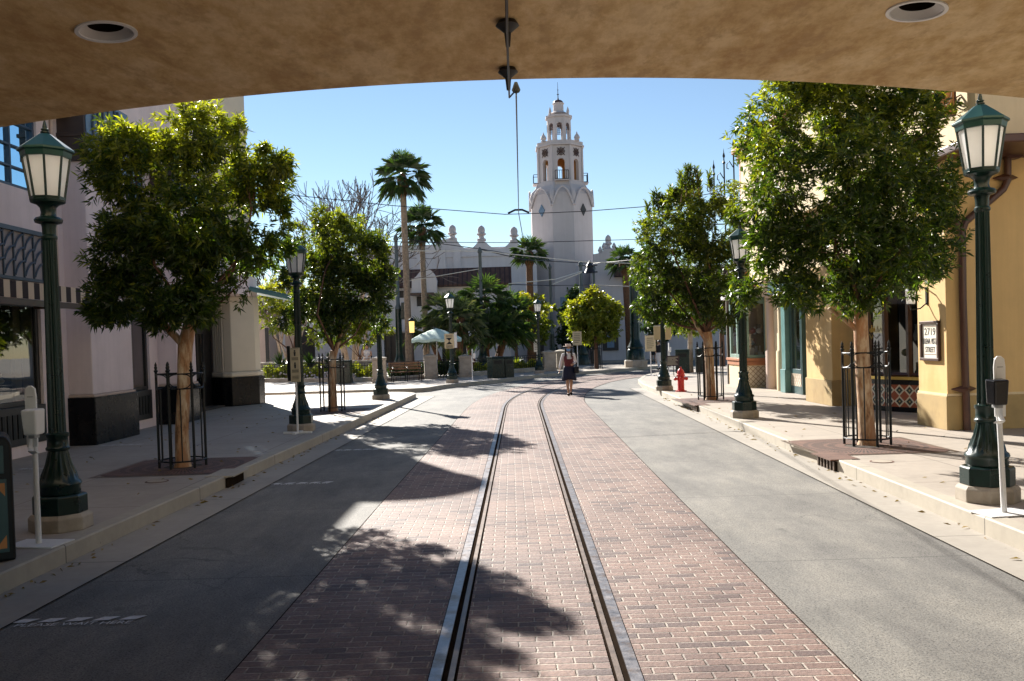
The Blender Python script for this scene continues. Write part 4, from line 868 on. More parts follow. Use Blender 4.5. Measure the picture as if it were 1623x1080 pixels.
MB().lathe([(1.02, 4.0), (1.02, 6.0), (1.08, 6.02), (1.08, 6.12), (1.0, 6.14), (1.0, 8.4), (1.05, 8.43), (1.05, 8.55), (.98, 8.58), (.98, 9.9), (1.06, 9.95), (1.06, 10.1), (.7, 10.3), (.05, 10.45)], 40, (-8.92, 27.0, 0)).build('turret', M['cream'], LB, smooth=40)
cpy_ = MB().add([(-8.0, 26.3, 3.72), (-5.9, 27.4, 3.2), (-5.9, 29.6, 3.2), (-8.4, 29.6, 3.72), (-8.0, 26.3, 3.62), (-5.9, 27.4, 3.08), (-5.9, 29.6, 3.08), (-8.4, 29.6, 3.62)], [(0, 1, 2, 3), (7, 6, 5, 4), (0, 4, 5, 1), (1, 5, 6, 2), (2, 6, 7, 3), (3, 7, 4, 0)])
for k in range(7): y_ = 26.5+k*.5; cpy_.tube([(-8.0, y_, 3.735), (-5.92, max(27.42, y_), 3.215)], .02, 4)
cpy_.build('entrance_canopy', M['teal'], LB)

# ================================================================== RIGHT BUILDING
RB = thing('yellow_building', 'ochre and cream shop building lining the right sidewalk', 'building')
XR_ = 7.05
# pier at the street corner, long wall facing the camera
MB().prism([(7.05, 14.32), (14, 14.32), (14, 14.7), (7.9, 14.7), (7.9, 15.32), (7.05, 15.32)], .7, 4.52).build('wall', M['yellow'], RB)
MB().prism([(7.02, 14.29), (14, 14.29), (14, 14.72), (7.9, 14.72), (7.9, 15.35), (7.02, 15.35)], .146, .70).build('plinth', M['basetan'], RB, bevel=.01)
MB().prism([(7.03, 14.3), (14, 14.3), (14, 14.315), (7.046, 14.315), (7.046, 15.33), (7.03, 15.33)], .702, .74).build('plinth_moulding', M['sunny'], RB)
MB().prism([(7.0, 13.2), (14, 13.2), (14, 26.5), (7.0, 26.5)], 4.66, 7.2).build('upper_wall', M['sunny'], RB)
MB().prism([(6.78, 12.98), (14, 12.98), (14, 26.7), (6.78, 26.7)], 7.203, 7.34).build('cornice', M['terracotta'], RB, bevel=.02)
MB().prism([(6.9, 13.1), (14, 13.1), (14, 15.6), (6.9, 15.6)], 4.525, 4.655).build('eave', M['brownpaint'], RB, bevel=.02)
MB().prism([(7.2, 15.6), (14, 15.6), (14, 26.6), (7.2, 26.6)], 3.3, 4.64).build('spandrel', M['sunny'], RB)
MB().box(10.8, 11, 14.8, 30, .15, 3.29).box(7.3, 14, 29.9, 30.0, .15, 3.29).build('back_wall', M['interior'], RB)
# gutter hopper and down pipes
hp = at(1605, 222, 14.2); px = lambda x, y: tuple(at(x, y, 14.22))
MB().box(hp.x-.24, hp.x+.24, 14.02, 14.31, hp.z-.12, hp.z+.2).box(hp.x-.28, hp.x+.28, 13.98, 14.312, hp.z+.2, hp.z+.25).add([(hp.x-.24, 14.02, hp.z-.12), (hp.x+.24, 14.02, hp.z-.12), (hp.x+.24, 14.31, hp.z-.12), (hp.x-.24, 14.31, hp.z-.12), (hp.x-.09, 14.15, hp.z-.3), (hp.x+.09, 14.15, hp.z-.3), (hp.x+.09, 14.31, hp.z-.3), (hp.x-.09, 14.31, hp.z-.3)], [(0, 1, 5, 4), (1, 2, 6, 5), (2, 3, 7, 6), (3, 0, 4, 7), (4, 5, 6, 7)]).build('gutter_hopper', M['brownpaint'], RB)
MB().tube([px(1597, 240), px(1597, 286), px(1590, 300), px(1530, 352), px(1525, 368), px(1526, 470), px(1530, 600), px(1533, 686)], .058, 10).build('down_pipe', M['brownpaint'], RB, smooth=50)
MB().tube([px(1470, 262), px(1473, 305), px(1482, 322), px(1518, 356), px(1524, 366)], .052, 10).build('down_pipe', M['brownpaint'], RB, smooth=50)
for x, y in ((1597, 281), (1531, 617)):
    q = at(x, y, 14.2); MB().tube([(q.x-.2, 14.27, q.z), (q.x, 14.2, q.z), (q.x+.2, 14.27, q.z)], [.008, .075, .008], 4).build('pipe_bracket', M['brownpaint'], RB)
# second pier
MB().prism([(7.12, 19.65), (8.6, 19.65), (8.6, 20.0), (7.9, 20.0), (7.9, 21.35), (7.12, 21.35)], .72, 3.3).build('wall', M['yellow'], RB)
MB().prism([(7.09, 19.62), (8.6, 19.62), (8.6, 20.02), (7.9, 20.02), (7.9, 21.38), (7.09, 21.38)], .146, .72).build('plinth', M['basetan'], RB, bevel=.01)
# bow shop window in the recess
bow = [(8.35, 15.5), (8.3, 16.3), (8.15, 17.0), (7.9, 17.55), (7.62, 18.0), (7.5, 18.5), (7.6, 19.0), (7.9, 19.4), (8.3, 19.62)]
inn = [(x+.1, y) for x, y in bow]
MB().prism(bow+[(9.0, 19.62), (9.0, 15.5)], .148, .25).build('bow_step', M['blackstone'], RB)
tile_panel(bow, .25, .70, .225, M['tileA'], RB)
MB().prism([(x-.04, y) for x, y in bow]+[(8.6, 19.62), (8.6, 15.5)], .80, .86).build('bow_sill', M['gold'], RB)
MB().prism([(x-.015, y) for x, y in bow]+[(8.6, 19.62), (8.6, 15.5)], .70, .80).build('bow_trim', M['blackstone'], RB)
bw = MB()
for i, (x, y) in enumerate(bow[1:-1]): bw.box(x-.04, x+.05, y-.055, y+.055, .86, 2.9)
bw.tube([(x, y, 2.93) for x, y in bow], .09, 4).tube([(x, y, .9) for x, y in bow], .045, 4)
BW = bw.build('bow_window', M['brownwood'], RB)
n = len(bow); MB().add([(x+.005, y, .86) for x, y in bow]+[(x+.005, y, 2.9) for x, y in bow], [(i, i+1, n+i+1, n+i) for i in range(n-1)]).build('pane', M['glass'], BW)
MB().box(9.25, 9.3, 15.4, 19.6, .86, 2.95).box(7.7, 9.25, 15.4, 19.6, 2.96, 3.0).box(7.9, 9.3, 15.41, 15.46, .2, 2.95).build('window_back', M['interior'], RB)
gl = MB()
for k, pts in enumerate(([(0, 0), (.05, .14), (.08, .02), (.14, .1), (.16, .02)], [(.2, .02), (.22, .16), (.25, .02), (.3, .1), (.33, .03), (.37, .14)], [(.02, -.12), (.1, -.02), (.18, -.12), (.28, -.03)])):
    gl.tube([(7.5-.02-.02*abs(u-.2), 18.42-u*1.0+.12, 1.75+v) for u, v in pts], .009, 5)
gl.build('gold_lettering', M['gold'], BW)
goods(RB, 8.4, 17.4, .87, .3, 1.2, 26, np.random.default_rng(8), .5)
# mannequin bust with dark coat in the bow window
MB().loft([(8.45, 17.0, 1.0, .1, .14), (8.45, 17.0, 1.25, .11, .17), (8.45, 17.0, 1.5, .13, .22), (8.45, 17.0, 1.62, .08, .12), (8.45, 17.0, 1.7, .04, .04)], 14).build('dress_form', M['darkcloth'], RB, smooth=60)
MB().box(7.56, 8.6, 15.33, 15.42, .148, 3.3).build('recess_return', M['sunny'], RB)
# green shopfront
MB().box(7.6, 7.78, 24.55, 24.9, .8, 3.3).box(7.56, 7.8, 24.5, 24.93, .148, .8).build('teal_pilaster', M['teal'], RB, bevel=.012)
MB().wall((7.72, 24.5), (7.72, 23.55), .148, 3.3, .1, [(.1, .85, .82, 2.75)]).wall((7.72, 23.5), (9.2, 23.5), .148, 3.3, .1, [(.12, .62, .82, 2.75), (.7, 1.4, .3, 2.75)]).build('shopfront', M['tealdark'], RB, bevel=.006)
tile_panel([(7.715, 24.45), (7.715, 23.6)], .36, .7, .17, M['tileB'], RB); 
for x0 in (7.86, 8.12): 
    MB().box(x0, x0+.22, 23.49, 23.497, .40, .66).build('tile_panel', M['beige'], RB); MB().box(x0+.06, x0+.16, 23.482, 23.489, .47, .59).build('tile_motif', M['terracotta'], RB)
MB().add([(7.76, 24.45, .82), (7.76, 23.6, .82), (7.76, 23.6, 2.75), (7.76, 24.45, 2.75), (7.8, 23.55, .3), (9.15, 23.55, .3), (9.15, 23.55, 2.75), (7.8, 23.55, 2.75)], [(0, 1, 2, 3), (4, 5, 6, 7)]).build('pane', M['glass'], RB)
MB().box(7.85, 9.0, 23.7, 24.4, .8, 1.45).build('display_counter', M['sage'], RB, bevel=.02); goods(RB, 8.4, 24.0, 1.45, .4, .25, 14, np.random.default_rng(4), .25)
MB().box(9.3, 9.35, 21.3, 25, .15, 3.3).box(7.9, 9.3, 21.4, 21.45, .15, 3.3).build('window_back', M['interior'], RB)
MB().prism([(7.3, 22.9), (8.0, 22.9), (8.0, 25.1), (7.3, 25.1)], 2.9, 3.29).build('shop_fascia', M['tealdark'], RB, bevel=.02)
# cream wall with half columns
MB().wall((7.86, 27.35), (7.86, 24.9), .148, 3.3, .2, []).build('wall', M['sunny'], RB)
for yy, mat in ((26.6, 'pinkdark'), (25.5, 'sunny')):
    MB().lathe([(.20, .148), (.20, 1.28), (.16, 1.33), (.14, 1.4), (.14, 3.28)], 20, (7.84, yy, 0)).build('half_column', M[mat], RB, smooth=45)
# bay window
MB().prism([(7.2, 27.4), (8.1, 27.4), (8.1, 29.3), (7.2, 29.3)], .148, .98).build('bay_base', M['sunny'], RB)
tile_panel([(7.23, 27.395), (7.86, 27.395)], .18, .82, .16, M['tileB'], RB)
MB().box(7.12, 8.1, 27.3, 29.38, .98, 1.06).box(7.16, 8.1, 27.34, 29.34, .84, .975).build('bay_sill', M['terracotta'], RB, bevel=.01)
MB().wall((7.24, 29.3), (7.24, 27.44), 1.06, 2.95, .08, [(.12, .85, .12+1.06, 2.75), (.98, 1.74, .12+1.06, 2.75)]).wall((7.24, 27.44), (8.05, 27.44), 1.06, 2.95, .08, [(.14, .62, 1.16, 2.75)]).build('bay_window', M['sage'], RB, bevel=.006)
MB().add([(7.28, 29.2, 1.1), (7.28, 27.5, 1.1), (7.28, 27.5, 2.8), (7.28, 29.2, 2.8), (7.3, 27.48, 1.1), (7.95, 27.48, 1.1), (7.95, 27.48, 2.8), (7.3, 27.48, 2.8)], [(0, 1, 2, 3), (4, 5, 6, 7)]).build('pane', M['glass'], RB)
MB().box(8.2, 8.25, 27.5, 29.3, 1.06, 2.9).box(7.33, 8.2, 28.7, 28.75, 1.06, 2.9).build('window_back', M['interiorwarm'], RB)
goods(RB, 7.62, 28.0, 1.1, .2, .35, 34, np.random.default_rng(6), .35)
MB().prism([(7.0, 27.2), (8.1, 27.2), (8.1, 29.5), (7.0, 29.5)], 2.95, 3.28).build('bay_roof', M['white'], RB, bevel=.03)
MB().lathe([(.26, 3.285), (.26, 5.3), (.22, 5.35), (.22, 7.1), (.28, 7.15), (.3, 7.35), (.24, 7.4), (.2, 7.55), (.05, 7.65)], 20, (7.45, 27.5, 0)).build('corner_column', M['terracotta'], RB, smooth=40)
for xx, h in ((6.62, 7.4), (6.95, 7.75), (7.26, 8.1)):
    yy = 28.3; cr_ = MB().tube([(xx, yy, 5.1), (xx, yy, h-.5)], .024, 8).lathe([(.024, h-.5), (.05, h-.45), (.024, h-.4), (.018, h-.3), (.045, h-.24), (.014, h-.12), (.004, h)], 8, (xx, yy, 0))
    cr_.tube([(xx-.02, yy, h-.95), (xx-.14, yy, h-.75), (xx-.22, yy, h-.85), (xx-.22, yy, h-.98), (xx-.16, yy, h-1.0)], .016, 6)
    cr_.build('roof_finial', M['black'], RB, smooth=50)
MB().tube([(6.5, 28.3, 5.9), (7.3, 28.3, 5.9), (7.45, 27.7, 5.9)], .02, 6).tube([(6.6, 28.3, 5.35), (7.3, 28.3, 5.35), (7.45, 27.7, 5.35)], .02, 6).build('roof_rail', M['black'], RB)
# things hung on the right building
t = thing('hanging_sign', 'orange-brown blade sign hanging high from the white upper wall', 'sign', tuple(at(1494, 150, 13.6)))
t.location.y = 13.6
MB().box(-.33, .165, -.03, .03, -.32, .35).build('board', M['orange'], t, bevel=.006)
MB().box(-.35, -.33, -.045, .045, -.34, .37).box(.165, .185, -.045, .045, -.34, .37).box(-.33, .165, -.045, .045, -.345, -.32).box(-.33, .165, -.045, .045, .35, .37).build('sign_frame', M['brownwood'], t)
MB().tube([(.0+.12*math.cos(R(a)), -.036, .03+.2*math.sin(R(a))) for a in range(-120, 100, 15)], .006, 5).tube([(-.1, -.036, .1), (-.03, -.036, .18), (.02, -.036, .08), (.08, -.036, .16)], .008, 5).build('painted_scroll', M['paper'], t)
MB().tube([(.18, 0, -.13), (.52, 0, -.13), (.62, .0, -.25)], .016, 6).tube([(.30+.07*math.cos(R(a)), 0, -.12+.07*math.sin(R(a))) for a in range(0, 361, 30)], .012, 5).tube([(.30+.11*math.cos(R(a)), .02, -.12+.11*math.sin(R(a))) for a in range(20, 340, 40)], .012, 5).build('bracket', M['black'], t)
t = thing('address_plaque', 'dark framed paper address plaque on the sunlit cream pier', 'plaque', (7.046, 14.83, 1.6))
MB().box(-.05, 0, -.33, .33, -.335, -.285).box(-.05, 0, -.33, .33, .285, .335).box(-.05, 0, -.33, -.27, -.285, .285).box(-.05, 0, .27, .33, -.285, .285).build('plaque_frame', M['brownwood'], t, bevel=.008)
MB().box(-.02, -.001, -.27, .27, -.285, .285).build('paper', M['paper'], t)
rot = (R(90), 0, R(-90))
text('2719', .17, M['ink'], t, (-.022, 0, .15), rot, sx=1.15); text('BUENA VISTA', .135, M['ink'], t, (-.022, 0, -.01), rot, sx=.62); text('STREET', .13, M['ink'], t, (-.022, 0, -.15), rot, sx=.8)
MB().box(-.024, -.021, -.2, .2, .235, .245).box(-.024, -.021, -.2, .2, -.23, -.222).build('rule', M['inkbrown'], t)
q = at(1472, 470, 14.95); t = thing('wall_lantern', 'white wall lantern on an iron bracket above the address plaque', 'lantern', (7.05, 14.95, q.z))
MB().tube([(0, 0, -.1), (-.12, 0, -.2), (-.28, 0, -.22), (-.3, 0, -.12)], .012, 6).tube([(0, 0, .12), (-.15, 0, .2), (-.28, 0, .16)], .012, 6).box(-.02, 0, -.03, .03, -.14, .16).build('bracket', M['black'], t)
MB().lathe([(.07, -.12), (.085, .1)], 8, (-.28, 0, 0)).build('lantern_glass', M['frost'], t); MB().lathe([(.1, .1), (.05, .17), (.01, .2)], 8, (-.28, 0, 0)).lathe([(.08, -.135), (.08, -.12)], 8, (-.28, 0, 0)).build('lantern_cap', M['black'], t)

# ================================================================== FAR BUILDINGS
def A(x, y, Y=70.): p = at(x, y, Y); return (p.x, p.z)
TH = thing('theatre', 'large white theatre with swagged parapet behind the plaza', 'building')
def swag(p, q, sag, k=10): return [(p[0]+(q[0]-p[0])*i/k, p[1]+(q[1]-p[1])*i/k-sag*4*(i/k)*(1-i/k)) for i in range(k+1)]
top = [A(560, 391), A(690, 388), A(696, 380), A(722, 379)]+swag(A(724, 381), A(760, 379), .75)+swag(A(766, 379), A(812, 379), .8)[1:]+[A(818, 383)]+swag(A(822, 386), A(850, 398), .25)
zb = .12; out = top+[(A(850, 398)[0], zb), (A(560, 391)[0], zb)]
MB().prism(out, 70.0, 70.6, 'Y').build('wall', M['white'], TH)
MB().box(out[-1][0], out[-2][0], 70.6, 80, zb, 9.4).build('rear_block', M['white'], TH)
band = [(x, z-.42) for x, z in top]
fa, fb = A(690, 400), A(850, 412)
MB().box(fa[0], fb[0], 69.9, 69.998, fa[1]-.45, fa[1]-.3).build('string_course', M['white'], TH)
for x in (600, 641, 665, 700, 724): 
    a_ = A(x, 400); MB().box(a_[0]-.3, a_[0]+.3, 69.86, 69.99, 7.6, A(x, 393)[1]).build('buttress', M['white'], TH)
# right wing with stepped gable
rt = [A(940, 404), A(952, 402), A(957, 396), A(975, 395), A(979, 403), A(990, 408), A(1000, 414), A(1020, 420), A(1130, 432), A(1240, 440)]
MB().prism(rt+[(rt[-1][0], zb), (rt[0][0], zb)], 69.5, 70.1, 'Y').build('gable_wall', M['towerwhite'], TH)
MB().box(rt[0][0], rt[-1][0], 70.1, 79, zb, 7.4).build('rear_block', M['white'], TH)
for x0, y0, x1, y1 in ((975, 428, 1050, 440),):
    a_, b_ = A(x0, y0, 68.5), A(x1, y1, 68.5); MB().box(a_[0], b_[0]+9, 68.4, 69.5, a_[1]-.5, a_[1]).build('side_roof', M['roof'], TH)
for x, y, s_ in ((717, 379, 1.), (763, 380, 1.), (815, 382, 1.), (965, 395, .8)):
    c = A(x, y); fz = MB().lathe([(.36*s_, -.1), (.36*s_, .08), (.22*s_, .15), (.2*s_, .3), (.38*s_, .42), (.38*s_, .5), (.27*s_, .55), (.3*s_, .8), (.24*s_, 1.0), (.1*s_, 1.12), (.02, 1.16)], 12, (c[0], 70.3, c[1])); fz.build('urn_finial', M['towerwhite'], TH, smooth=45)
for x, y in ((951, 402), (957, 396), (973, 396), (979, 403), (986, 407)):
    c = A(x, y); MB().lathe([(.14, -.05), (.14, .1), (.2, .2), (.1, .42), (.02, .55)], 8, (c[0], 69.8, c[1])).build('small_finial', M['towerwhite'], TH, smooth=45)
# poster alcove and ticket counter at the foot of the right wing
c = A(968, 555, 69.4); arc_ = [(c[0]-.62, zb+.75), (c[0]+.62, zb+.75), (c[0]+.62, c[1]+.9)]+[(c[0]+.62*math.cos(R(a)), c[1]+.9+.5*math.sin(R(a))) for a in range(10, 180, 15)]+[(c[0]-.62, c[1]+.9)]
MB().prism(arc_, 69.36, 69.49, 'Y').build('poster_alcove', M['frame'], TH); MB().box(c[0]-.28, c[0]+.28, 69.3, 69.355, 1.1, 2.4).ell((c[0], 69.32, 2.5), (.2, .03, .26), 10, 6).build('poster', M['capblue'], TH)
for x0, x1 in ((1000, 1012), (1044, 1056)):
    a_, b_ = A(x0, 470), A(x1, 580); MB().box(a_[0], b_[0], 69.2, 69.49, zb, A(x0, 455)[1]).build('doorway', M['frame'], TH)
MB().box(A(840, 560)[0], A(862, 560)[0], 69.3, 69.99, .12, 3.6).build('doorway', M['frame'], TH)
MB().box(A(888, 480)[0], A(914, 480)[0], 69.8, 69.98, 3.5, 5.2).build('window', M['capblue'], TH)
# tower
tc_ = at(894, 400, 72.5); TX, TY = tc_.x, 74.6
TW = thing('tower', 'tall pale octagonal bell tower with tiered arched lantern', 'tower', (TX, TY, 0))
OCT = lambda h, c: [(-c, -h), (c, -h), (h, -c), (h, c), (c, h), (-c, h), (-h, c), (-h, -c)]
Z = lambda y: 1.8+(539.5-y)*(72.1 if y >= 289 else 72.9 if y >= 229 else 73.7 if y >= 183.6 else 74.6)/F
MB().prism(OCT(2.52, .86), 0, Z(316)).build('shaft', M['towerwhite'], TW)
sh = MB(); ps = [OCT(2.52, .86), OCT(2.5, .88), OCT(2.25, .86), OCT(1.95, .78), OCT(1.85, .75)]; zs_ = [Z(316), Z(306), Z(298), Z(291), Z(288)]
for p_, z in zip(ps, zs_): sh.v += [(x, y, z) for x, y in p_]
for i in range(4):
    for j in range(8): sh.f.append((8*i+j, 8*i+(j+1) % 8, 8*i+8+(j+1) % 8, 8*i+8+j))
sh.f.append(tuple(range(32, 40))); sh.build('shoulder', M['towerwhite'], TW)
# scalloped hood on each facet and scroll buttress at each corner
sc_ = MB(); o8 = OCT(2.5, .86)
for j in range(8):
    a_, b_ = Vector(o8[j]), Vector(o8[(j+1) % 8]); md = (a_+b_)/2; nr = md.normalized(); L = (b_-a_).length; d_ = (b_-a_)/L
    pts = []
    for k in range(9): u = -1+k/4; q = md+d_*u*L*.5; z = Z(316)+1.25-1.5*u*u; pts.append((q.x+nr.x*.12, q.y+nr.y*.12, z-.25))
    sc_.tube(pts, .09, 6)
    c_ = a_.normalized(); r0 = a_.length
    sc_.tube([(c_.x*(r0-.06), c_.y*(r0-.06), Z(320)), (c_.x*(r0-.05), c_.y*(r0-.05), Z(311)), (c_.x*(r0-.18), c_.y*(r0-.18), Z(303)), (c_.x*(r0-.5), c_.y*(r0-.5), Z(296)), (c_.x*(r0-.78), c_.y*(r0-.78), Z(287))], [.14, .22, .2, .17, .12], 8)
sc_.build('scroll_brackets', M['towerwhite'], TW, smooth=50)
def stage(h, c, z0, z1, hw, sill, spring, th, nm):
    o = OCT(h, c); mb = MB()
    for j in range(8):
        a_, b_ = Vector(o[j]), Vector(o[(j+1) % 8]); L = (b_-a_).length; d_ = (b_-a_)/L; nr = Vector((d_.y, -d_.x)); m_ = L/2; w_ = min(hw, L*.32)
        ar = [(m_+w_*math.cos(R(180-180*i/8)), spring+w_*math.sin(R(180-180*i/8))) for i in range(9)]
        loop = [(0, z0), (m_-w_, z0), (m_-w_, sill), (m_-w_, spring)]
        quads = [[(0, z0), (m_-w_, z0), (m_-w_, spring), (0, spring)], [(m_+w_, z0), (L, z0), (L, spring), (m_+w_, spring)], [(m_-w_, z0), (m_+w_, z0), (m_+w_, sill), (m_-w_, sill)]]
        for i in range(8):
            p, q = ar[i], ar[i+1]; quads.append([p, q, (q[0] if 0 < i+1 < 8 else (0 if i+1 == 0 else L if i+1 == 8 else q[0]), z1), (p[0] if 0 < i < 8 else (0 if i == 0 else L), z1)])
        quads += [[(0, spring), ar[0], (0, z1)], [ar[8], (L, spring), (L, z1)]]
        P3 = lambda u, z, k: (*(a_+d_*u-nr*th*k), z)
        for q4 in quads:
            for k in (0, 1): mb.add([P3(u, z, k) for u, z in q4], [tuple(range(len(q4)))])
        rim = [(m_-w_, sill)]+ar+[(m_+w_, sill)]
        for i in range(len(rim)):
            p, q = rim[i], rim[(i+1) % len(rim)]; mb.add([P3(*p, 0), P3(*q, 0), P3(*q, 1), P3(*p, 1)], [(0, 1, 2, 3)])
    mb.prism([(x*.98, y*.98) for x, y in o], z0-.05, z0); mb.prism([(x*.98, y*.98) for x, y in o], z1, z1+.1)
    return mb.build(nm, M['towerwhite'], TW)
s1 = stage(1.8, .74, Z(288), Z(232), .3, Z(286), Z(258), .3, 'lower_lantern')
MB().prism(OCT(2.0, .82), Z(231.6), Z(229.5)).prism(OCT(1.9, .78), Z(229.4), Z(227.5)).build('cornice', M['towerwhite'], TW)
stage(1.46, .6, Z(287.8), Z(232.2), .27, Z(286.2), Z(257), .04, 'lower_lining').data.materials[0] = M['lining']
s2 = stage(.98, .4, Z(227.4), Z(187), .22, Z(224), Z(200), .2, 'upper_lantern')
MB().prism(OCT(1.1, .45), Z(186.6), Z(183.6)).lathe([(.75, Z(183.5)), (.62, Z(181.5)), (.45, Z(180)), (.43, Z(168)), (.5, Z(167.6)), (.5, Z(166.6))], 20).build('drum', M['towerwhite'], TW, smooth=40)
MB().lathe([(.43, Z(166.5)), (.40, Z(164)), (.28, Z(162)), (.08, Z(161)), (.05, Z(158))], 16).build('dome', M['brownwood'], TW, smooth=60)
MB().lathe([(.04, Z(160)), (.035, Z(153)), (.12, Z(152.3)), (.03, Z(151.5)), (.025, Z(146)), (.08, Z(145.5)), (.02, Z(145)), (.012, Z(133))], 8).build('spire', M['black'], TW, smooth=50)
for h, z in ((1.38, Z(228)), (.74, Z(183.7))):
    for x, y in ((h, h), (h, -h), (-h, h), (-h, -h)):
        k = .42 if h > 1 else .2; MB().lathe([(.5*k, 0), (.5*k, .06), (.4*k, .12), (.6*k, .24), (.5*k, .4), (.14*k, .62), (.03, .55+.5*k)], 8, (x, y, z)).build('corner_finial', M['towerwhite'], TW, smooth=45)
for x, y in OCT(1.82, .76): MB().tube([(x, y, Z(288)), (x, y, Z(232))], .1, 6).build('corner_shaft', M['towerwhite'], TW, smooth=50)
o8 = OCT(1.815, .74)
for j in range(8):
    a_, b_ = Vector(o8[j]), Vector(o8[(j+1) % 8]); md = (a_+b_)/2; d_ = (b_-a_).normalized(); nr = Vector((d_.y, -d_.x)); g_ = MB(); zc_ = Z(242)
    for r_ in (.28, .16): g_.tube([(*(md+nr*.03+d_*r_*math.cos(R(a))), zc_+r_*math.sin(R(a))) for a in range(0, 361, 30)], .035, 5)
    for a in (45, 135): g_.tube([(*(md+nr*.03+d_*.45*math.cos(R(a))*s_), zc_+.45*math.sin(R(a))*s_) for s_ in (-1, 1)], .03, 5)
    for a in (0, 90): g_.tube([(*(md+nr*.03+d_*.36*math.cos(R(a))*s_), zc_+.36*math.sin(R(a))*s_) for s_ in (-1, 1)], .025, 5)
    g_.build('rosette_grille', M['brownwood'], TW)
    if j % 2 == 0:
        rl = MB()
        for k in range(7): q = md+nr*.45+d_*(-.54+.18*k); rl.tube([(q.x, q.y, Z(287)), (q.x, q.y, Z(273))], .022, 4)
        for z in (Z(273), Z(286.5)): rl.tube([(*(md+d_*-.54), z), (*(md+nr*.45+d_*-.54), z), (*(md+nr*.45+d_*.54), z), (*(md+d_*.54), z)], .025, 4)
        rl.build('balcony_rail', M['black'], TW); MB().prism([tuple(md+d_*-.6), tuple(md+nr*.5+d_*-.6), tuple(md+nr*.5+d_*.6), tuple(md+d_*.6)], Z(288.5), Z(287.2)).build('balcony', M['towerwhite'], TW)
o8b = OCT(.99, .4)
for j in range(8):
    a_, b_ = Vector(o8b[j]), Vector(o8b[(j+1) % 8]); md = (a_+b_)/2; d_ = (b_-a_).normalized(); g_ = MB()
    for k in range(-2, 3): g_.tube([(*(md+d_*.07*k), Z(207)), (*(md+d_*.07*k), Z(199)+.14*math.cos(k*.6))], .018, 4)
    for zz_ in (Z(207), Z(204), Z(201)): g_.tube([(*(md-d_*.2), zz_), (*(md+d_*.2), zz_)], .018, 4)
    g_.build('arch_grille', M['brownwood'], TW)
for sg in (-1, 1):
    a_ = Vector((sg*1.66, -1.66)); nr = a_.normalized(); rz = math.atan2(nr.y, nr.x)+math.pi/2
    o = MB().prism([(0, -.5), (.2, -.2), (.34, 0), (.2, .2), (0, .5), (-.2, .2), (-.34, 0), (-.2, -.2)], -.06, .03, 'Y').build('star_window', M['capblue'] if sg < 0 else M['frame'], TW); o.location = (a_.x*1.02, a_.y*1.02, Z(332)); o.rotation_euler.z = rz
# restaurant wing with tiled roof in front of the theatre, left
RS = thing('restaurant_building', 'low white restaurant with brown tiled roof left of the tower', 'building')
Yr = 64.; B = lambda x, y: A(x, y, Yr)
x0, x1 = B(395, 500)[0], B(806, 430)[0]
ze, zt = B(720, 452)[1], B(720, 424)[1]
ho = []
def rect(px0, py0, px1, py1): a_, b_ = B(px0, py0), B(px1, py1); return (a_[0]-x0, b_[0]-x0, b_[1], a_[1])
ho = [rect(608, 529, 646, 575), rect(660, 470, 690, 485), rect(700, 540, 740, 578), rect(470, 520, 500, 570), rect(630, 461, 648, 472)]
MB().wall((x0, Yr), (x1, Yr), .12, ze, .35, ho).build('wall', M['white'], RS)
MB().box(x0, x1, Yr+.36, Yr+.5, .12, ze-.1).build('back_wall', M['frame'], RS)
MB().add([(B(616, 452)[0], Yr-.5, ze+.02), (x1+.2, Yr-.5, ze+.02), (x1+.2, Yr+.75, zt), (B(616, 452)[0], Yr+.75, zt), (B(616, 452)[0], Yr-.5, ze-.12), (x1+.2, Yr-.5, ze-.12), (x1+.2, Yr+.75, ze-.12), (B(616, 452)[0], Yr+.75, ze-.12)], [(0, 1, 2, 3), (4, 5, 1, 0), (5, 6, 2, 1), (7, 4, 0, 3), (6, 7, 3, 2), (4, 7, 6, 5)]).build('roof', M['roof'], RS)
gp = [B(655, 466), B(694, 466), B(694, 446), B(690, 436), B(683, 429), B(676, 427), B(669, 431), B(662, 440), B(655, 445)]
MB().prism(gp[::-1], Yr-1.0, Yr-.2, 'Y').build('curved_gable', M['white'], RS)
MB().box(B(653, 466)[0], B(690, 466)[0], Yr-1.4, Yr-.2, B(650, 470)[1], B(650, 466.5)[1]).build('balcony_slab', M['brownwood'], RS)
MB().box(B(600, 528)[0], B(652, 528)[0], Yr-.25, Yr-.005, B(600, 527)[1], B(600, 523)[1]).build('window_hood', M['white'], RS)
ar = [(B(607, 575)[0], .7), (B(650, 575)[0], .7)]
for k, (px0, py0, px1, py1) in enumerate(((608, 529, 646, 575), (700, 540, 740, 578))):
    a_, b_ = B(px0, py0), B(px1, py1); fm = MB()
    for i in range(1, 4): xx = a_[0]+(b_[0]-a_[0])*i/4; fm.box(xx-.04, xx+.04, Yr+.1, Yr+.16, b_[1], a_[1])
    for i in range(1, 4): zz = b_[1]+(a_[1]-b_[1])*i/4; fm.box(a_[0], b_[0], Yr+.11, Yr+.15, zz-.03, zz+.03)
    fm.build('window', M['frame'], RS)
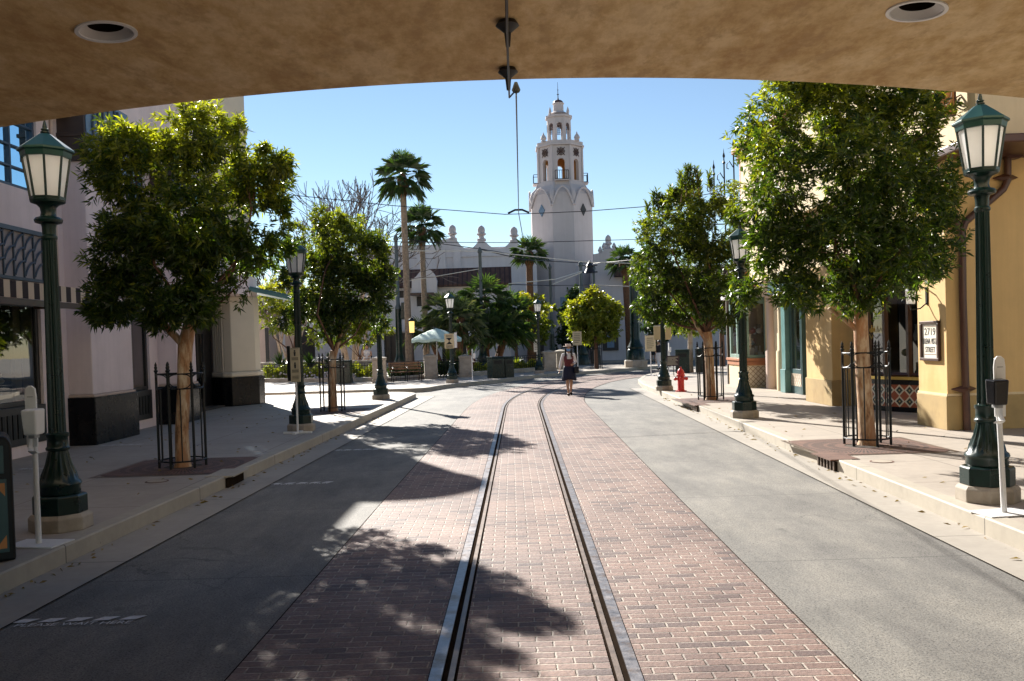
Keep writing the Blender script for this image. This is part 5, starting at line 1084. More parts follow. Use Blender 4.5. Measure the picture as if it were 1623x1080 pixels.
# sunlit pink pavilion, far left
PV = thing('pavilion', 'small peach pavilion glimpsed past the pink building corner', 'building')
a_, b_ = at(409, 520, 58), at(428, 575, 58)
MB().box(a_.x, b_.x, 58, 61, .1, 4.2).build('wall', M['pinkdark'], PV); MB().box(a_.x-.3, b_.x+.3, 57.7, 61.3, 4.2, 4.5).build('roof', M['roof'], PV)
MB().box(b_.x-.25, b_.x-.02, 57.94, 57.998, .8, 3.2).build('window', M['frame'], PV)
a_, b_ = at(452, 540, 60), at(470, 575, 60); PV2 = thing('garden_wall_block', 'narrow peach wall block behind the dark planter shrubs', 'building')
MB().box(a_.x, b_.x, 60, 61, .1, 2.9).build('wall', M['pinkdark'], PV2); MB().box(a_.x-.1, b_.x+.1, 59.9, 61.1, 2.9, 3.05).build('coping', M['stone'], PV2)
# ================================================================== PEOPLE
def fused(mb, name, mat, parent, vox=.007, smooth=2):
    o = mb.build(name, mat, parent); md = o.modifiers.new('fuse', 'REMESH'); md.mode = 'VOXEL'; md.voxel_size = vox; md.use_smooth_shade = True
    if smooth: sm = o.modifiers.new('smooth', 'SMOOTH'); sm.iterations = smooth; sm.factor = .5
    return o
def hand(mb, w, d, curl, thumb_side, s=1.):
    """w wrist, d pointing direction, thumb_side vector: palm, five bent fingers"""
    d = d.normalized(); sd_ = (thumb_side-d*thumb_side.dot(d)).normalized(); pn = d.cross(sd_)
    pc = w+d*.045*s; mb.tube([w-d*.01, w+d*.02*s, w+d*.06*s, w+d*.085*s], [.024*s, .030*s, .036*s, .030*s], 10, flat=.55)
    for i, (o, L) in enumerate(((.028, .068), (.010, .076), (-.009, .07), (-.027, .055))):
        b = w+d*.078*s+sd_*o*s; c1 = R(curl); d1 = d*math.cos(c1)+pn*math.sin(c1); d2 = d*math.cos(c1*2)+pn*math.sin(c1*2)
        mb.tube([b, b+d1*L*.5*s, b+d1*L*.5*s+d2*L*.5*s], [.0098*s, .009*s, .0075*s], 7)
    b = w+d*.025*s+sd_*.028*s; e = (sd_*.7+d*.7+pn*.2).normalized(); mb.tube([b, b+e*.032*s, b+e*.032*s+(e*.5+d*.6)*.03*s], [.012*s, .0105*s, .008*s], 7)
def person(label, loc, rz, top, sleeve, legwear, hair, hat=None, mask=None, skirt=None, trousers=None, vest=None, bag=None, pose='walk', H=1.62, long_hair=True, detail=True):
    """faces local -Y"""
    t = thing('person', label, 'person', loc, rz); t.scale = (H/1.62,)*3
    V = Vector; sway = .02
    hipz = .84; L_h, R_h = V((.085, 0, hipz)), V((-.085, 0, hipz))
    if pose == 'walk':
        Lk, La, Lt = V((.075, -.09, .46)), V((.065, .08, .105)), V((.065, -.06, .03)); Rk, Ra, Rt = V((-.07, -.10, .46)), V((-.06, -.20, .085)), V((-.06, -.35, .035))
        Lk, La, Lt = V((.07, -.02, .455)), V((.06, .13, .12)), V((.06, .02, .025))
    else:
        Lk, La, Lt = V((.085, -.02, .46)), V((.085, .02, .08)), V((.09, -.12, .03)); Rk, Ra, Rt = V((-.085, -.02, .46)), V((-.085, .02, .08)), V((-.09, -.12, .03))
    Ls, Rs = V((.165, .01, 1.325)), V((-.165, .01, 1.325))
    Re, Rw = V((-.245, .05, 1.075)), V((-.30, .0, .85)); Le, Lw = V((.235, .06, 1.08)), V((.13, -.16, 1.02))
    if pose == 'stand': Le, Lw = V((.22, .03, 1.07)), V((.23, -.06, .85)); Re, Rw = V((-.22, .03, 1.07)), V((-.23, -.06, .85))
    b = MB()
    b.loft([(0, .0, .78, .14, .095), (0, .0, .86, .165, .11), (0, 0, .95, .145, .10), (0, -.005, 1.05, .12, .085), (0, -.01, 1.18, .14, .10), (0, 0, 1.28, .15, .095), (0, .005, 1.35, .12, .075), (0, .01, 1.385, .06, .055)], 18)
    b.tube([(0, .012, 1.36), (0, .005, 1.42), (0, -.005, 1.46)], [.055, .048, .05], 12)
    # head: skull, jaw, nose, ears, brow, lips
    b.ell((0, .0, 1.535), (.072, .092, .098), 18, 12); b.loft([(0, -.035, 1.425, .028, .025), (0, -.028, 1.45, .05, .05), (0, -.015, 1.49, .062, .07)], 14)
    b.tube([(0, -.088, 1.545), (0, -.104, 1.515), (0, -.09, 1.505)], [.008, .013, .008], 6); b.ell((0, -.085, 1.475), (.022, .010, .009), 8, 6)
    for sx in (-1, 1): b.ell((sx*.074, .01, 1.525), (.012, .02, .03), 8, 6)
    for h_, k_, a_, t_ in ((L_h, Lk, La, Lt), (R_h, Rk, Ra, Rt)):
        b.tube([h_+V((0, 0, .02)), h_.lerp(k_, .45)+V((0, -.01, 0)), k_+V((0, 0, .05)), k_, k_.lerp(a_, .3)+V((0, .015, 0)), k_.lerp(a_, .75), a_], [.088, .074, .055, .050, .052, .036, .032], 12)
        b.tube([a_+V((0, .035, -.035)), a_+V((0, -.02, -.03)), t_], [.03, .035, .022], 10)
    for s_, e_, w_ in ((Ls, Le, Lw), (Rs, Re, Rw)):
        b.tube([V((s_.x*.55, .01, 1.335)), s_, s_.lerp(e_, .5), e_, e_.lerp(w_, .4), w_], [.05, .048, .042, .035, .034, .023], 10)
    hand(b, Rw, (Rw-Re)+V((0, -.05, -.1)), 18, V((.2, -1, 0))); hand(b, Lw, (Lw-Le) if pose == 'walk' else V((0, -.1, -1)), 25, V((0, -.3, 1)) if pose == 'walk' else V((-.2, -1, 0)))
    fused(b, 'body', M['skin'], t, .0065 if detail else .012)
    if detail:
        for sx in (-1, 1):
            e = MB().ell((sx*.028, -.083, 1.54), (.012, .006, .007), 8, 6).build('eye', M['whitemetal'], t); MB().ell((sx*.028, -.088, 1.54), (.005, .003, .005), 8, 6).build('iris', M['groove'], e)
            MB().tube([(sx*.014, -.09, 1.556), (sx*.03, -.089, 1.562), (sx*.046, -.078, 1.556)], .004, 5).build('eyebrow', M['hair'], t)
    # clothes
    c = MB(); c.loft([(0, 0, .80 if not vest else .93, .175, .12), (0, 0, .95, .156, .112), (0, -.005, 1.05, .134, .098), (0, -.01, 1.18, .154, .113), (0, 0, 1.28, .162, .107), (0, .005, 1.35, .132, .088), (0, .008, 1.375, .075, .068)], 20)
    for s_, e_, w_ in ((Ls, Le, Lw), (Rs, Re, Rw)):
        c.tube([V((s_.x*.6, .01, 1.325)), s_, s_.lerp(e_, .5), e_, e_.lerp(w_, .5), e_.lerp(w_, .9), e_.lerp(w_, .93)], [.058, .062, .056, .048, .046, .034, .030], 12)
    fused(c, 'shirt', M[top], t, .009 if detail else .014, 1)
    if vest:
        v = MB(); n = 22; rings = [(.90, .172, .125, 0), (.96, .160, .120, 0), (1.05, .142, .108, -.005), (1.18, .162, .124, -.01), (1.26, .166, .12, -.004), (1.335, .128, .098, .004)]
        for z, rx, ry, oy in rings:
            for j in range(n): a = 2*math.pi*j/n; v.v.append((rx*math.cos(a), oy+ry*math.sin(a), z))
        for i in range(len(rings)-1):
            for j in range(n):
                a = 2*math.pi*(j+.5)/n; front = math.sin(a) < -.9
                if i >= 3 and front and i >= 3: continue
                v.f.append((i*n+j, i*n+(j+1) % n, (i+1)*n+(j+1) % n, (i+1)*n+j))
        vo = v.build('vest', M[vest], t, smooth=70); so_ = vo.modifiers.new('thick', 'SOLIDIFY'); so_.thickness = .008
        for k in range(4): MB().ell((0, -.118-.004*k*.5, .95+.065*k), (.006, .004, .006), 6, 4).build('button', M['groove'], vo)
        MB().box(.05, .10, -.132, -.126, 1.2, 1.225).build('name_badge', M['plastic'], t)
        MB().add([(-.03, -.09, 1.375), (.03, -.09, 1.375), (.035, -.125, 1.27), (0, -.128, 1.22), (-.035, -.125, 1.27)], [(0, 1, 2, 3, 4)]).build('collar', M['shirt'], t)
    if skirt:
        k = MB(); n = 40; zr = [(.97, .158, .112), (.9, .18, .13), (.78, .205, .155), (.62, .225, .18), (.50, .238, .195)]
        for i, (z, rx, ry) in enumerate(zr):
            for j in range(n): a = 2*math.pi*j/n; w_ = 1+.035*i/4*math.cos(a*10); k.v.append((rx*w_*math.cos(a), -.02*i/4+ry*w_*math.sin(a), z+.006*i*math.sin(a*3)))
        for i in range(len(zr)-1):
            for j in range(n): k.f.append((i*n+j, i*n+(j+1) % n, (i+1)*n+(j+1) % n, (i+1)*n+j))
        ko = k.build('skirt', M[skirt], t, smooth=70); so_ = ko.modifiers.new('thick', 'SOLIDIFY'); so_.thickness = .006
    if trousers:
        k = MB(); k.loft([(0, 0, .74, .15, .11), (0, 0, .85, .182, .125), (0, 0, .96, .16, .112)], 18)
        for h_, k_, a_ in ((L_h, Lk, La), (R_h, Rk, Ra)): k.tube([h_, h_.lerp(k_, .5), k_, k_.lerp(a_, .6), a_+V((0, 0, -.0))], [.1, .088, .07, .062, .062], 12)
        fused(k, 'trousers', M[trousers], t, .011, 1)
    for a_, t_ in ((La, Lt), (Ra, Rt)):
        q = MB(); q.tube([a_+V((0, .045, -.045)), a_+V((0, 0, -.045)), a_.lerp(t_, .6)+V((0, 0, -.01)), t_+V((0, -.02, 0))], [.033, .04, .04, .026], 10); q.build('shoe', M['groove'], t, smooth=60)
    h = MB(); h.ell((0, .015, 1.565), (.082, .095, .085), 16, 10)
    if long_hair:
        for sx in (-1, 1): h.tube([(sx*.06, .0, 1.58), (sx*.085, .0, 1.5), (sx*.095, -.02, 1.4), (sx*.10, -.06, 1.3), (sx*.095, -.085, 1.2)], [.03, .036, .038, .036, .016], 10)
        h.tube([(0, .06, 1.56), (0, .085, 1.45), (0, .095, 1.33), (0, .1, 1.22)], [.06, .07, .075, .04], 12)
    ho = fused(h, 'hair', M[hair], t, .009, 1)
    if mask: MB().loft([(0, -.035, 1.428, .035, .04), (0, -.04, 1.455, .058, .062), (0, -.036, 1.49, .068, .075), (0, -.034, 1.518, .07, .074)], 18, cap=False).build('face_mask', M[mask], t, smooth=60)
    if hat:
        MB().lathe([(.01, .0), (.165, .0), (.172, .006), (.165, .013), (.098, .014), (.094, .075), (.085, .085), (.01, .088)], 28, (0, 0, 1.59)).build('hat', M[hat], t, smooth=35)
        MB().lathe([(.0975, .018), (.0975, .042)], 28, (0, 0, 1.592)).build('hat_band', M['straw'], t)
    if bag:
        MB().box(.15, .29, -.06, .02, .74, 1.0).build('handbag', M['darkcloth'], t, bevel=.03)
    return t
person('woman in straw boater, maroon vest and navy skirt walking up the brick tracks', (1.84, 28.75, 0), R(3), 'shirt', 'shirt', None, 'hair', 'straw', 'mask', 'navy', None, 'maroon')
hb = thing('handbag', 'black handbag hanging from the walking woman\'s bent arm', 'handbag', (1.84+.245, 28.63, .72))
MB().box(-.07, .07, -.1, .1, 0, .22).build('bag_body', M['darkcloth'], hb, bevel=.03); MB().tube([(0, -.06, .2), (-.01, -.045, .33), (-.02, 0, .37), (-.01, .045, .33), (0, .06, .2)], .008, 6).build('strap', M['darkcloth'], hb)
person('distant person in dark clothes before the theatre wall', (10.6, 66.2, -.012), 0, 'darkcloth', 'darkcloth', None, 'hair', None, None, 'darkcloth', None, None, pose='stand', detail=False)
person('distant person in white trousers and dark top at the right corner', (8.1, 48.6, .0), R(200), 'darkcloth', 'darkcloth', None, 'hair', None, None, None, 'shirt', None, pose='walk', detail=False, long_hair=False)

# ================================================================== STREET FURNITURE
def dispenser(label, loc, rz, body, lean):
    t = thing('sanitizer_stand', label, 'sanitizer stand', loc, rz, 'hand sanitizer stands')
    MB().box(-.235, .235, -.16, .16, 0, .012).build('base_plate', M['whitemetal'], t, bevel=.003)
    MB().tube([(0, 0, .012), (lean*.5, 0, .6), (lean, 0, 1.05)], [.026, .024, .024], 10).build('pole', M['whitemetal'], t, smooth=50)
    bb = MB(); pr = [(lean-.05, .86), (lean+.05, .86), (lean+.055, 1.3), (lean+.045, 1.37), (lean+.015, 1.395), (lean-.02, 1.395), (lean-.045, 1.37), (lean-.055, 1.3)]
    bb.prism(pr, -.035, -.015, 'Y'); bb.build('backboard', M['plastic'], t, bevel=.006)
    MB().box(lean-.028, lean+.028, -.037, -.0355, 1.295, 1.302).build('printed_line', M['greyplastic'], t)
    dx = lean+(.06 if body == 'plastic' else -.07)
    d = MB().add([(dx-.075, -.04, .98), (dx+.075, -.04, .98), (dx+.085, -.04, 1.2), (dx-.085, -.04, 1.2), (dx-.06, -.14, .97), (dx+.06, -.14, .97), (dx+.07, -.155, 1.19), (dx-.07, -.155, 1.19)], [(0, 1, 2, 3), (7, 6, 5, 4), (0, 4, 5, 1), (1, 5, 6, 2), (2, 6, 7, 3), (3, 7, 4, 0)])
    dd = d.build('dispenser', M[body], t, bevel=.014)
    MB().box(dx-.03, dx+.03, -.12, -.05, .945, .972).build('nozzle', M['greyplastic'], dd, bevel=.004)
    MB().tube([(lean, -.03, .93), (lean-.005, -.04, .86), (lean+.02*(1 if body == 'plastic' else -1), -.08, .82), (lean+.11*(1 if body == 'plastic' else -1), -.11, .825)], [.03, .032, .03, .02], 10, flat=.35).build('drip_tray', M['plastic'], t, smooth=60)
    return t
dispenser('sanitizer stand with white dispenser on the left kerb', (-4.2, 7.72, .15), R(-8), 'plastic', 0)
dispenser('sanitizer stand with black dispenser leaning by the right lamp', (4.31, 7.78, .15), R(8), 'blackplastic', -.04)
q = at(749, 600, 38.6); d3 = dispenser('sanitizer stand on the plaza kerb beside the green dustbin', (q.x, 38.6, .15), R(70), 'plastic', 0)
dup(d3, (7.2, 50.3, .15), R(20), 'sanitizer stand beside the thick pole at the far right kerb')
dup(d3, (7.0, 39.5, .15), R(100), 'sanitizer stand behind the tilted menu board')
# litter bin at the left edge
t = thing('litter_bin', 'round-topped dark litter bin with green panel at the left edge', 'litter bin', (-4.43, 7.24, .15), R(30)); t.scale.z = 1.08
out = [(-.26, 0), (.26, 0), (.26, .84)]+[(.26*math.cos(R(a))*.25+.195, .84+.1*math.sin(R(a))) for a in range(15, 91, 15)]+[(-.195+.26*math.cos(R(a))*.25, .84+.1*math.sin(R(a))) for a in range(90, 166, 15)]+[(-.26, .84)]
MB().prism(out, -.26, .26, 'Y').build('bin_body', M['black'], t, bevel=.02)
MB().box(-.215, .215, -.272, -.2605, .07, .62).build('panel', M['tealdark'], t, bevel=.005)
pn = MB()
for sx in (-1, 1):
    for z, sz in ((.1, 1), (.59, -1)): pn.add([(sx*.2, -.2745, z), (sx*.12, -.2745, z), (sx*.2, -.2745, z+sz*.1)], [(0, 1, 2)])
pn.add([(-.06, -.2745, .3), (.0, -.2745, .22), (.06, -.2745, .3), (0, -.2745, .44)], [(0, 1, 2, 3)]).add([(.06, -.2745, .38), (.15, -.2745, .42), (.1, -.2745, .33)], [(0, 1, 2)]).build('orange_ornament', M['orange'], t)
MB().box(-.2, .2, -.272, -.2605, .66, .87).build('flap', M['tealdark'], t, bevel=.01); MB().box(-.13, .13, -.28, -.2725, .72, .80).build('opening', M['groove'], t)
# narrow queue sign
def stand_sign(label, loc, rz, w, z0, z1, glyph, face='beige', name='queue_sign', base=True):
    t = thing(name, label, 'sign', loc, rz)
    if base: MB().box(-.28, .28, -.03, .03, 0, .035).box(-.03, .03, -.25, -.031, 0, .035).box(-.03, .03, .031, .25, 0, .035).build('base', M['whitemetal'], t)
    MB().tube([(0, 0, .036), (0, 0, z0)], .022, 8).build('pole', M['whitemetal'], t, smooth=50)
    MB().box(-w/2, w/2, -.02, .012, z0, z1).build('panel', M[face], t, bevel=.004); gl = MB(); zc_ = (z0+z1)/2; h = z1-z0; y = -.0225
    gl.box(-w/2+.012, w/2-.012, y, -.0205, z1-.02, z1-.014).box(-w/2+.012, w/2-.012, y, -.0205, z0+.014, z0+.02)
    if glyph == 'hourglass':
        s = w*.27; gl.add([(-s, y, zc_+s*1.1), (s, y, zc_+s*1.1), (0, y, zc_), (s, y, zc_-s*1.1), (-s, y, zc_-s*1.1)], [(0, 1, 2), (2, 3, 4)]).box(-s*1.2, s*1.2, y, -.0205, zc_+s*1.1, zc_+s*1.35).box(-s*1.2, s*1.2, y, -.0205, zc_-s*1.35, zc_-s*1.1)
        for z in (.38, .31, -.33, -.38, -.43): gl.box(-w*.34, w*.34, y, -.0205, zc_+h*z-.008, zc_+h*z+.008)
    elif glyph == 'queue':
        for c_ in (.28, -.08):
            gl.ell((0, y, zc_+h*(c_+.13)), (.018, .003, .018), 8, 6).add([(-.022, y, zc_+h*(c_+.1)), (.022, y, zc_+h*(c_+.1)), (.014, y, zc_+h*(c_-.02)), (-.014, y, zc_+h*(c_-.02))], [(0, 1, 2, 3)])
            for z in (-.07, -.1, -.13): gl.box(-w*.36, w*.36, y, -.0205, zc_+h*(c_+z)-.005, zc_+h*(c_+z)+.005)
        for z in (-.33, -.37, -.41): gl.box(-w*.34, w*.34, y, -.0205, zc_+h*z-.005, zc_+h*z+.005)
    else:
        for z in (.32, .2, .08, -.04, -.16, -.28): gl.box(-w*.36, w*.3*(1 if z > -.2 else .5), y, -.0205, zc_+h*z-.012, zc_+h*z+.012)
    gl.build('print', M['ink'], t); return t
t = stand_sign('tall narrow queue sign on a white cross-foot stand', (-4.2, 17.12, .15), R(-4), .185, 1.0, 1.66, 'queue')
MB().box(-.16, -.1, .0, .02, 1.02, 1.7).build('rear_panel', M['black'], t)
hs = thing('lamp_sign', 'beige hourglass wait sign strapped to the plaza lamp post', 'sign', (-2.6, 36.98, 1.6))
MB().box(-.20, .20, -.02, .0, 0, .62).build('panel', M['beige'], hs, bevel=.005); MB().box(.21, .32, -.01, .01, .02, .66).build('side_panel', M['whitemetal'], hs)
s = .1; y = -.0225; gl = MB().add([(-s, y, .31+s*1.1), (s, y, .31+s*1.1), (0, y, .31), (s, y, .31-s*1.1), (-s, y, .31-s*1.1)], [(0, 1, 2), (2, 3, 4)]).box(-.125, .125, y, -.0205, .42, .45).box(-.125, .125, y, -.0205, .17, .2)
for z in (.55, .50, .11, .07, .03): gl.box(-.14, .14, y, -.0205, z, z+.02)
gl.build('print', M['ink'], hs)
stand_sign('beige notice on a white pole beside the round yellow-green tree', (at(919, 590, 46).x, 47.2, .15), 0, .48, 1.35, 2.1, 'notice')
stand_sign('beige stand sign at the right street corner', (6.0, 38.2, .15), R(20), .5, 1.05, 1.75, 'notice')
stand_sign('small white notice in the planter behind the plaza', (at(852, 575, 52).x, 52.5, .15), 0, .36, 1.0, 1.75, 'notice', 'plastic')
lb = thing('lamp_notice', 'pair of beige notices behind the lamp by the fire hydrant', 'sign', (4.72, 27.75, 1.72))
MB().box(-.25, -.02, -.015, .0, 0, .42).build('panel', M['beige'], lb, bevel=.004); MB().box(.12, .30, -.015, .0, .0, .42).build('panel', M['beige'], lb, bevel=.004); MB().box(-.25, .33, .001, .02, .42, .45).build('rail', M['whitemetal'], lb)
# tilted menu board
t = thing('menu_board', 'brown tilted menu board on an easel near the hydrant', 'sign', (6.75, 37.2, .15), R(-18))
MB().box(-.27, .27, -.02, .0, .42, .9, 0, (0, 0, .42), R(-28)).build('panel', M['brownwood'], t, bevel=.006); lg = MB()
for k in range(7): lg.box(-.22, .22-.05*(k % 3), -.026, -.022, .48+.055*k, .505+.055*k, 0, (0, 0, .42), R(-28))
lg.build('print', M['beige'], t); MB().tube([(-.2, 0, 0), (-.18, .05, .5)], .018, 6).tube([(.2, 0, 0), (.18, .05, .5)], .018, 6).tube([(0, .4, 0), (0, .12, .7)], .018, 6).build('easel', M['black'], t)
# hydrant
t = thing('fire_hydrant', 'bright red fire hydrant on the right sidewalk corner', 'fire hydrant', (5.05, 26.5, .15)); t.scale = (1.1, 1.1, 1.13)
MB().lathe([(.15, 0), (.15, .03), (.10, .035), (.09, .06), (.088, .40), (.115, .41), (.115, .45), (.10, .46), (.095, .52), (.07, .58), (.03, .615), (.028, .62), (.028, .66), (.005, .665)], 24).build('barrel', M['red'], t, smooth=40)
MB().lathe([(.118, .408), (.118, .452)], 8).build('flange', M['red'], t)
for a, r_, l_ in ((0, .04, .17), (180, .04, .17), (270, .058, .18)):
    c_, s_ = math.cos(R(a)), math.sin(R(a)); MB().tube([(c_*.06, s_*.06, .34), (c_*l_*.8, s_*l_*.8, .34), (c_*l_*.8, s_*l_*.8, .34), (c_*l_, s_*l_, .34), (c_*(l_+.03), s_*(l_+.03), .34)], [r_*.85, r_*.85, r_*1.15, r_*1.15, r_*.35], 12).build('outlet_cap', M['red'], t, smooth=40)
# bins
def bin_box(label, loc, rz, w, d, h, dome=False, mat='green'):
    t = thing('dustbin', label, 'dustbin', loc, rz, 'dark green dustbins'); MB().box(-w/2, w/2, -d/2, d/2, 0, h).build('bin_body', M[mat], t, bevel=.02)
    MB().box(-w/2-.015, w/2+.015, -d/2-.015, d/2+.015, h+.002, h+.07).build('lid', M['green'], t, bevel=.025); MB().box(-w*.3, w*.3, -d/2-.012, -d/2-.002, h*.72, h*.88).build('flap', M['black'], t)
    MB().box(-w*.4, w*.4, -d/2-.008, -d/2-.002, h*.1, h*.62).build('panel', M['green'], t); return t
p = at(792, 600, 40.6)
bin_box('wide green dustbin standing on the plaza kerb', (p.x-.17, 40.7, .15), R(24), .62, .62, .92); bin_box('green dustbin pressed against the right side of the wide one', (p.x+.36, 41.1, .15), R(24), .45, .55, .9)
p = at(545, 608, 40); bin_box('green dustbin behind the guard of the second left tree', (p.x, 40.0, .15), 0, .72, .62, .98)
bin_box('green dustbin left of the young pale trunk', (7.75, 40.2, .15), R(-10), .62, .6, 1.0); bin_box('green dustbin right of the young pale trunk', (8.75, 40.4, .15), R(-10), .7, .6, 1.0)
# plaza piers, railings, hedge, bench, umbrella
def stone_pier(label, loc, w, h, rz=0):
    t = thing('stone_pier', label, 'pier', loc, rz, 'cast stone piers of the plaza'); k = w/2
    MB().prism([(-k, -k), (k, -k), (k, k), (-k, k)], 0, .16).prism([(-k*.93, -k*.93), (k*.93, -k*.93), (k*.93, k*.93), (-k*.93, k*.93)], .16, h-.1).build('shaft', M['stone'], t, bevel=.02)
    c = MB().prism([(-k, -k), (k, -k), (k, k), (-k, k)], h-.1, h); c.add([(-k, -k, h), (k, -k, h), (k, k, h), (-k, k, h), (0, 0, h+.09)], [(0, 1, 4), (1, 2, 4), (2, 3, 4), (3, 0, 4)]); c.build('cap', M['stone'], t); return t
for x, y, Yd, w, h, lab in ((602, 606, 39.3, .66, 1.12, 'stone pier left of the slatted bench'), (683, 600, 42.4, .64, 1.12, 'stone pier behind the umbrella pole'), (738, 595, 43.6, .66, 1.02, 'stone pier beside the hourglass lamp'), (871, 586, 48.5, .72, 1.05, 'stone pier right of the smallest street lamp'), (890, 586, 50, .66, 1.05, 'stone pier half hidden behind the walking woman')):
    p = at(x, y, Yd); stone_pier(lab, (p.x, Yd, .148), w, h, R(8))
def railing(label, a, b, h=.88, name='iron_railing', pk=.16, mat='black'):
    a, b = Vector(a), Vector(b); t = thing(name, label, 'railing', tuple(a)); d = b-a; n = max(2, int(d.length/pk))
    for z in (.1, h-.12, h): MB().tube([(0, 0, z), (d.x, d.y, d.z+z)], .018, 6).build('rail', M[mat], t)
    for k in range(n+1): e = d*(k/n); MB().tube([(e.x, e.y, .0), (e.x, e.y, h)], .011, 5).build('bar', M[mat], t)
    return t
P_ = lambda x, Yd, z=.15: (at(x, 590, Yd).x, Yd, z)
railing('black railing before the yellow hedge', P_(412, 44.3), P_(592, 41.0)); railing('dark railing behind the slatted bench', P_(613, 40.0), P_(676, 42.3), pk=.3, mat='brownwood')
railing('black railing between the umbrella and the hourglass lamp', P_(694, 42.6), P_(728, 43.6)); railing('black railing around the planter of the yellow-leaved tree', P_(750, 44.2), P_(862, 48.5))
def kerb_wall(label, a, b, h, th=.3, mat='stone'):
    a, b = Vector(a), Vector(b); d = (b-a); n_ = Vector((-d.y, d.x, 0)).normalized()*th
    o = MB().prism([(0, 0), (d.x, d.y), (d.x+n_.x, d.y+n_.y), (n_.x, n_.y)], 0, h).build('planter_wall', M[mat], bevel=.02); o.location = a; tag(o, label, 'wall', 'low stone planter walls')
kerb_wall('low stone planter wall under the hedge railing', P_(395, 44.3, .148), P_(592, 40.9, .148), .2); kerb_wall('higher pale wall behind the hedge', P_(395, 48, .148), P_(600, 44.5, .148), .95)
kerb_wall('low stone planter wall right of the hourglass lamp', P_(750, 44.0, .148), P_(860, 48.2, .148), .22); kerb_wall('low wall behind the bench railing', P_(613, 40.3, .148), P_(676, 42.6, .148), .2)
for lab, x0, x1, Y0_, Y1_, z0, z1, n_, mt, seed in (('yellow green hedge mass', 415, 592, 45.2, 41.8, .3, 1.0, 1500, 'hedge', 41), ('dark planting behind the piers', 692, 735, 43.6, 44.6, .3, .95, 420, 'leafD', 42), ('low planting right of the dustbin', 752, 862, 45.5, 49.5, .3, .75, 800, 'hedge', 43), ('shrubs beside the bench', 614, 676, 41.2, 43.4, .3, .9, 350, 'leafD', 44)):
    g_ = np.random.default_rng(seed); u = g_.uniform(size=n_); a_, b_ = at(x0, 590, Y0_).x, at(x1, 590, Y1_).x
    P = np.stack([a_+(b_-a_)*u, Y0_+(Y1_-Y0_)*u+g_.uniform(-.1, 1.3, n_), z0+(z1-z0)*g_.uniform(size=n_)**.7*(.75+.25*np.sin(u*40))], 1); D = g_.normal(size=(n_, 3)); D[:, 2] = abs(D[:, 2])+.6
    o = leaf_cloud('hedge', P, D, g_.uniform(size=n_), 8, .17, .06, M[mt], None, g_); o['kind'] = 'stuff'; o['label'] = lab
g_ = np.random.default_rng(50); fl_ = MB()
for _ in range(90):
    u = g_.uniform(.55, .85) if g_.uniform() < .7 else g_.uniform(.1, .5); x = 415+177*u; Yd = 44.9-3.5*u+g_.uniform(-.25, .3); p = at(x, 590, Yd); fl_.ell((p.x, Yd, g_.uniform(.3, .6)), (.06, .06, .045), 6, 4)
o = fl_.build('flowers', M['flower']); o['kind'] = 'stuff'; o['label'] = 'white flowers below the hedge'
def spiky(label, loc, n_, L, mat, seed, el=(25, 85), w=.06, name='spiky_plant', group=None):
    g_ = np.random.default_rng(seed); t = thing(name, label, 'plant', loc, 0, group); mb = MB()
    for k in range(n_):
        a = g_.uniform(0, 6.28); e = R(g_.uniform(*el)); d = Vector((math.cos(a)*math.cos(e), math.sin(a)*math.cos(e), math.sin(e))); l_ = L*g_.uniform(.7, 1.15); s_ = d.cross(Vector((0, 0, 1))).normalized()*w*.5
        m1 = d*l_*.5; m2 = d*l_+Vector((0, 0, -.12*l_)); mb.add([s_*.7, m1+s_, m2, m1-s_, -s_*.7], [(0, 1, 2, 3, 4)])
    mb.build('leaves', M[mat], t); return t
for x, Yd, n_, L, mt, sd_, z, lab, el in ((712, 44.4, 34, .75, 'hedge', 61, .9, 'yellow spiky plant left of the hourglass lamp', (25, 85)), (728, 44.6, 34, .75, 'hedge', 62, .9, 'yellow spiky plant right of the hourglass lamp', (25, 85)), (445, 46.2, 90, 1.0, 'leafD', 63, .85, 'dark shrub in the far left planter', (0, 85)), (492, 46, 90, .95, 'leafD', 64, .8, 'dark shrub behind the narrow queue sign', (0, 85)), (524, 45.6, 80, .85, 'leafD', 65, .85, 'dark shrub just left of the pale multi-stem trunks', (0, 85)), (787, 49, 60, .7, 'leafD', 66, .4, 'dark shrub behind the green dustbin', (0, 80)), (820, 51, 60, .65, 'hedge', 67, .4, 'grey-green shrub under the yellow-leaved tree', (0, 80)), (598, 46, 50, .6, 'leafD', 68, .5, 'dark shrub behind the left stone pier', (0, 80))):
    spiky(lab, P_(x, Yd, z), n_, L, mt, sd_, el, w=.07)
# bench
p = P_(645, 40.2); t = thing('park_bench', 'slatted wooden park bench with iron legs on the plaza edge', 'bench', (p[0], 39.9, .15), R(20))
for k in range(4): MB().box(-.75, .75, -.25+.12*k, -.16+.12*k, .43, .46).build('seat_slat', M['wood'], t, bevel=.006)
for k in range(3): MB().box(-.75, .75, .22+.025*k, .245+.025*k, .54+.12*k, .63+.12*k).build('back_slat', M['wood'], t, bevel=.006)
for x in (-.65, 0, .65): MB().tube([(x, -.24, 0), (x, -.2, .22), (x, -.25, .42), (x, .2, .42), (x, .3, .9)], .02, 6).tube([(x, .28, 0), (x, .15, .2), (x, .2, .42)], .02, 6).tube([(x, -.25, .42), (x, -.27, .62), (x, -.1, .66), (x, .24, .62)], .016, 6).build('leg', M['black'], t, smooth=50)
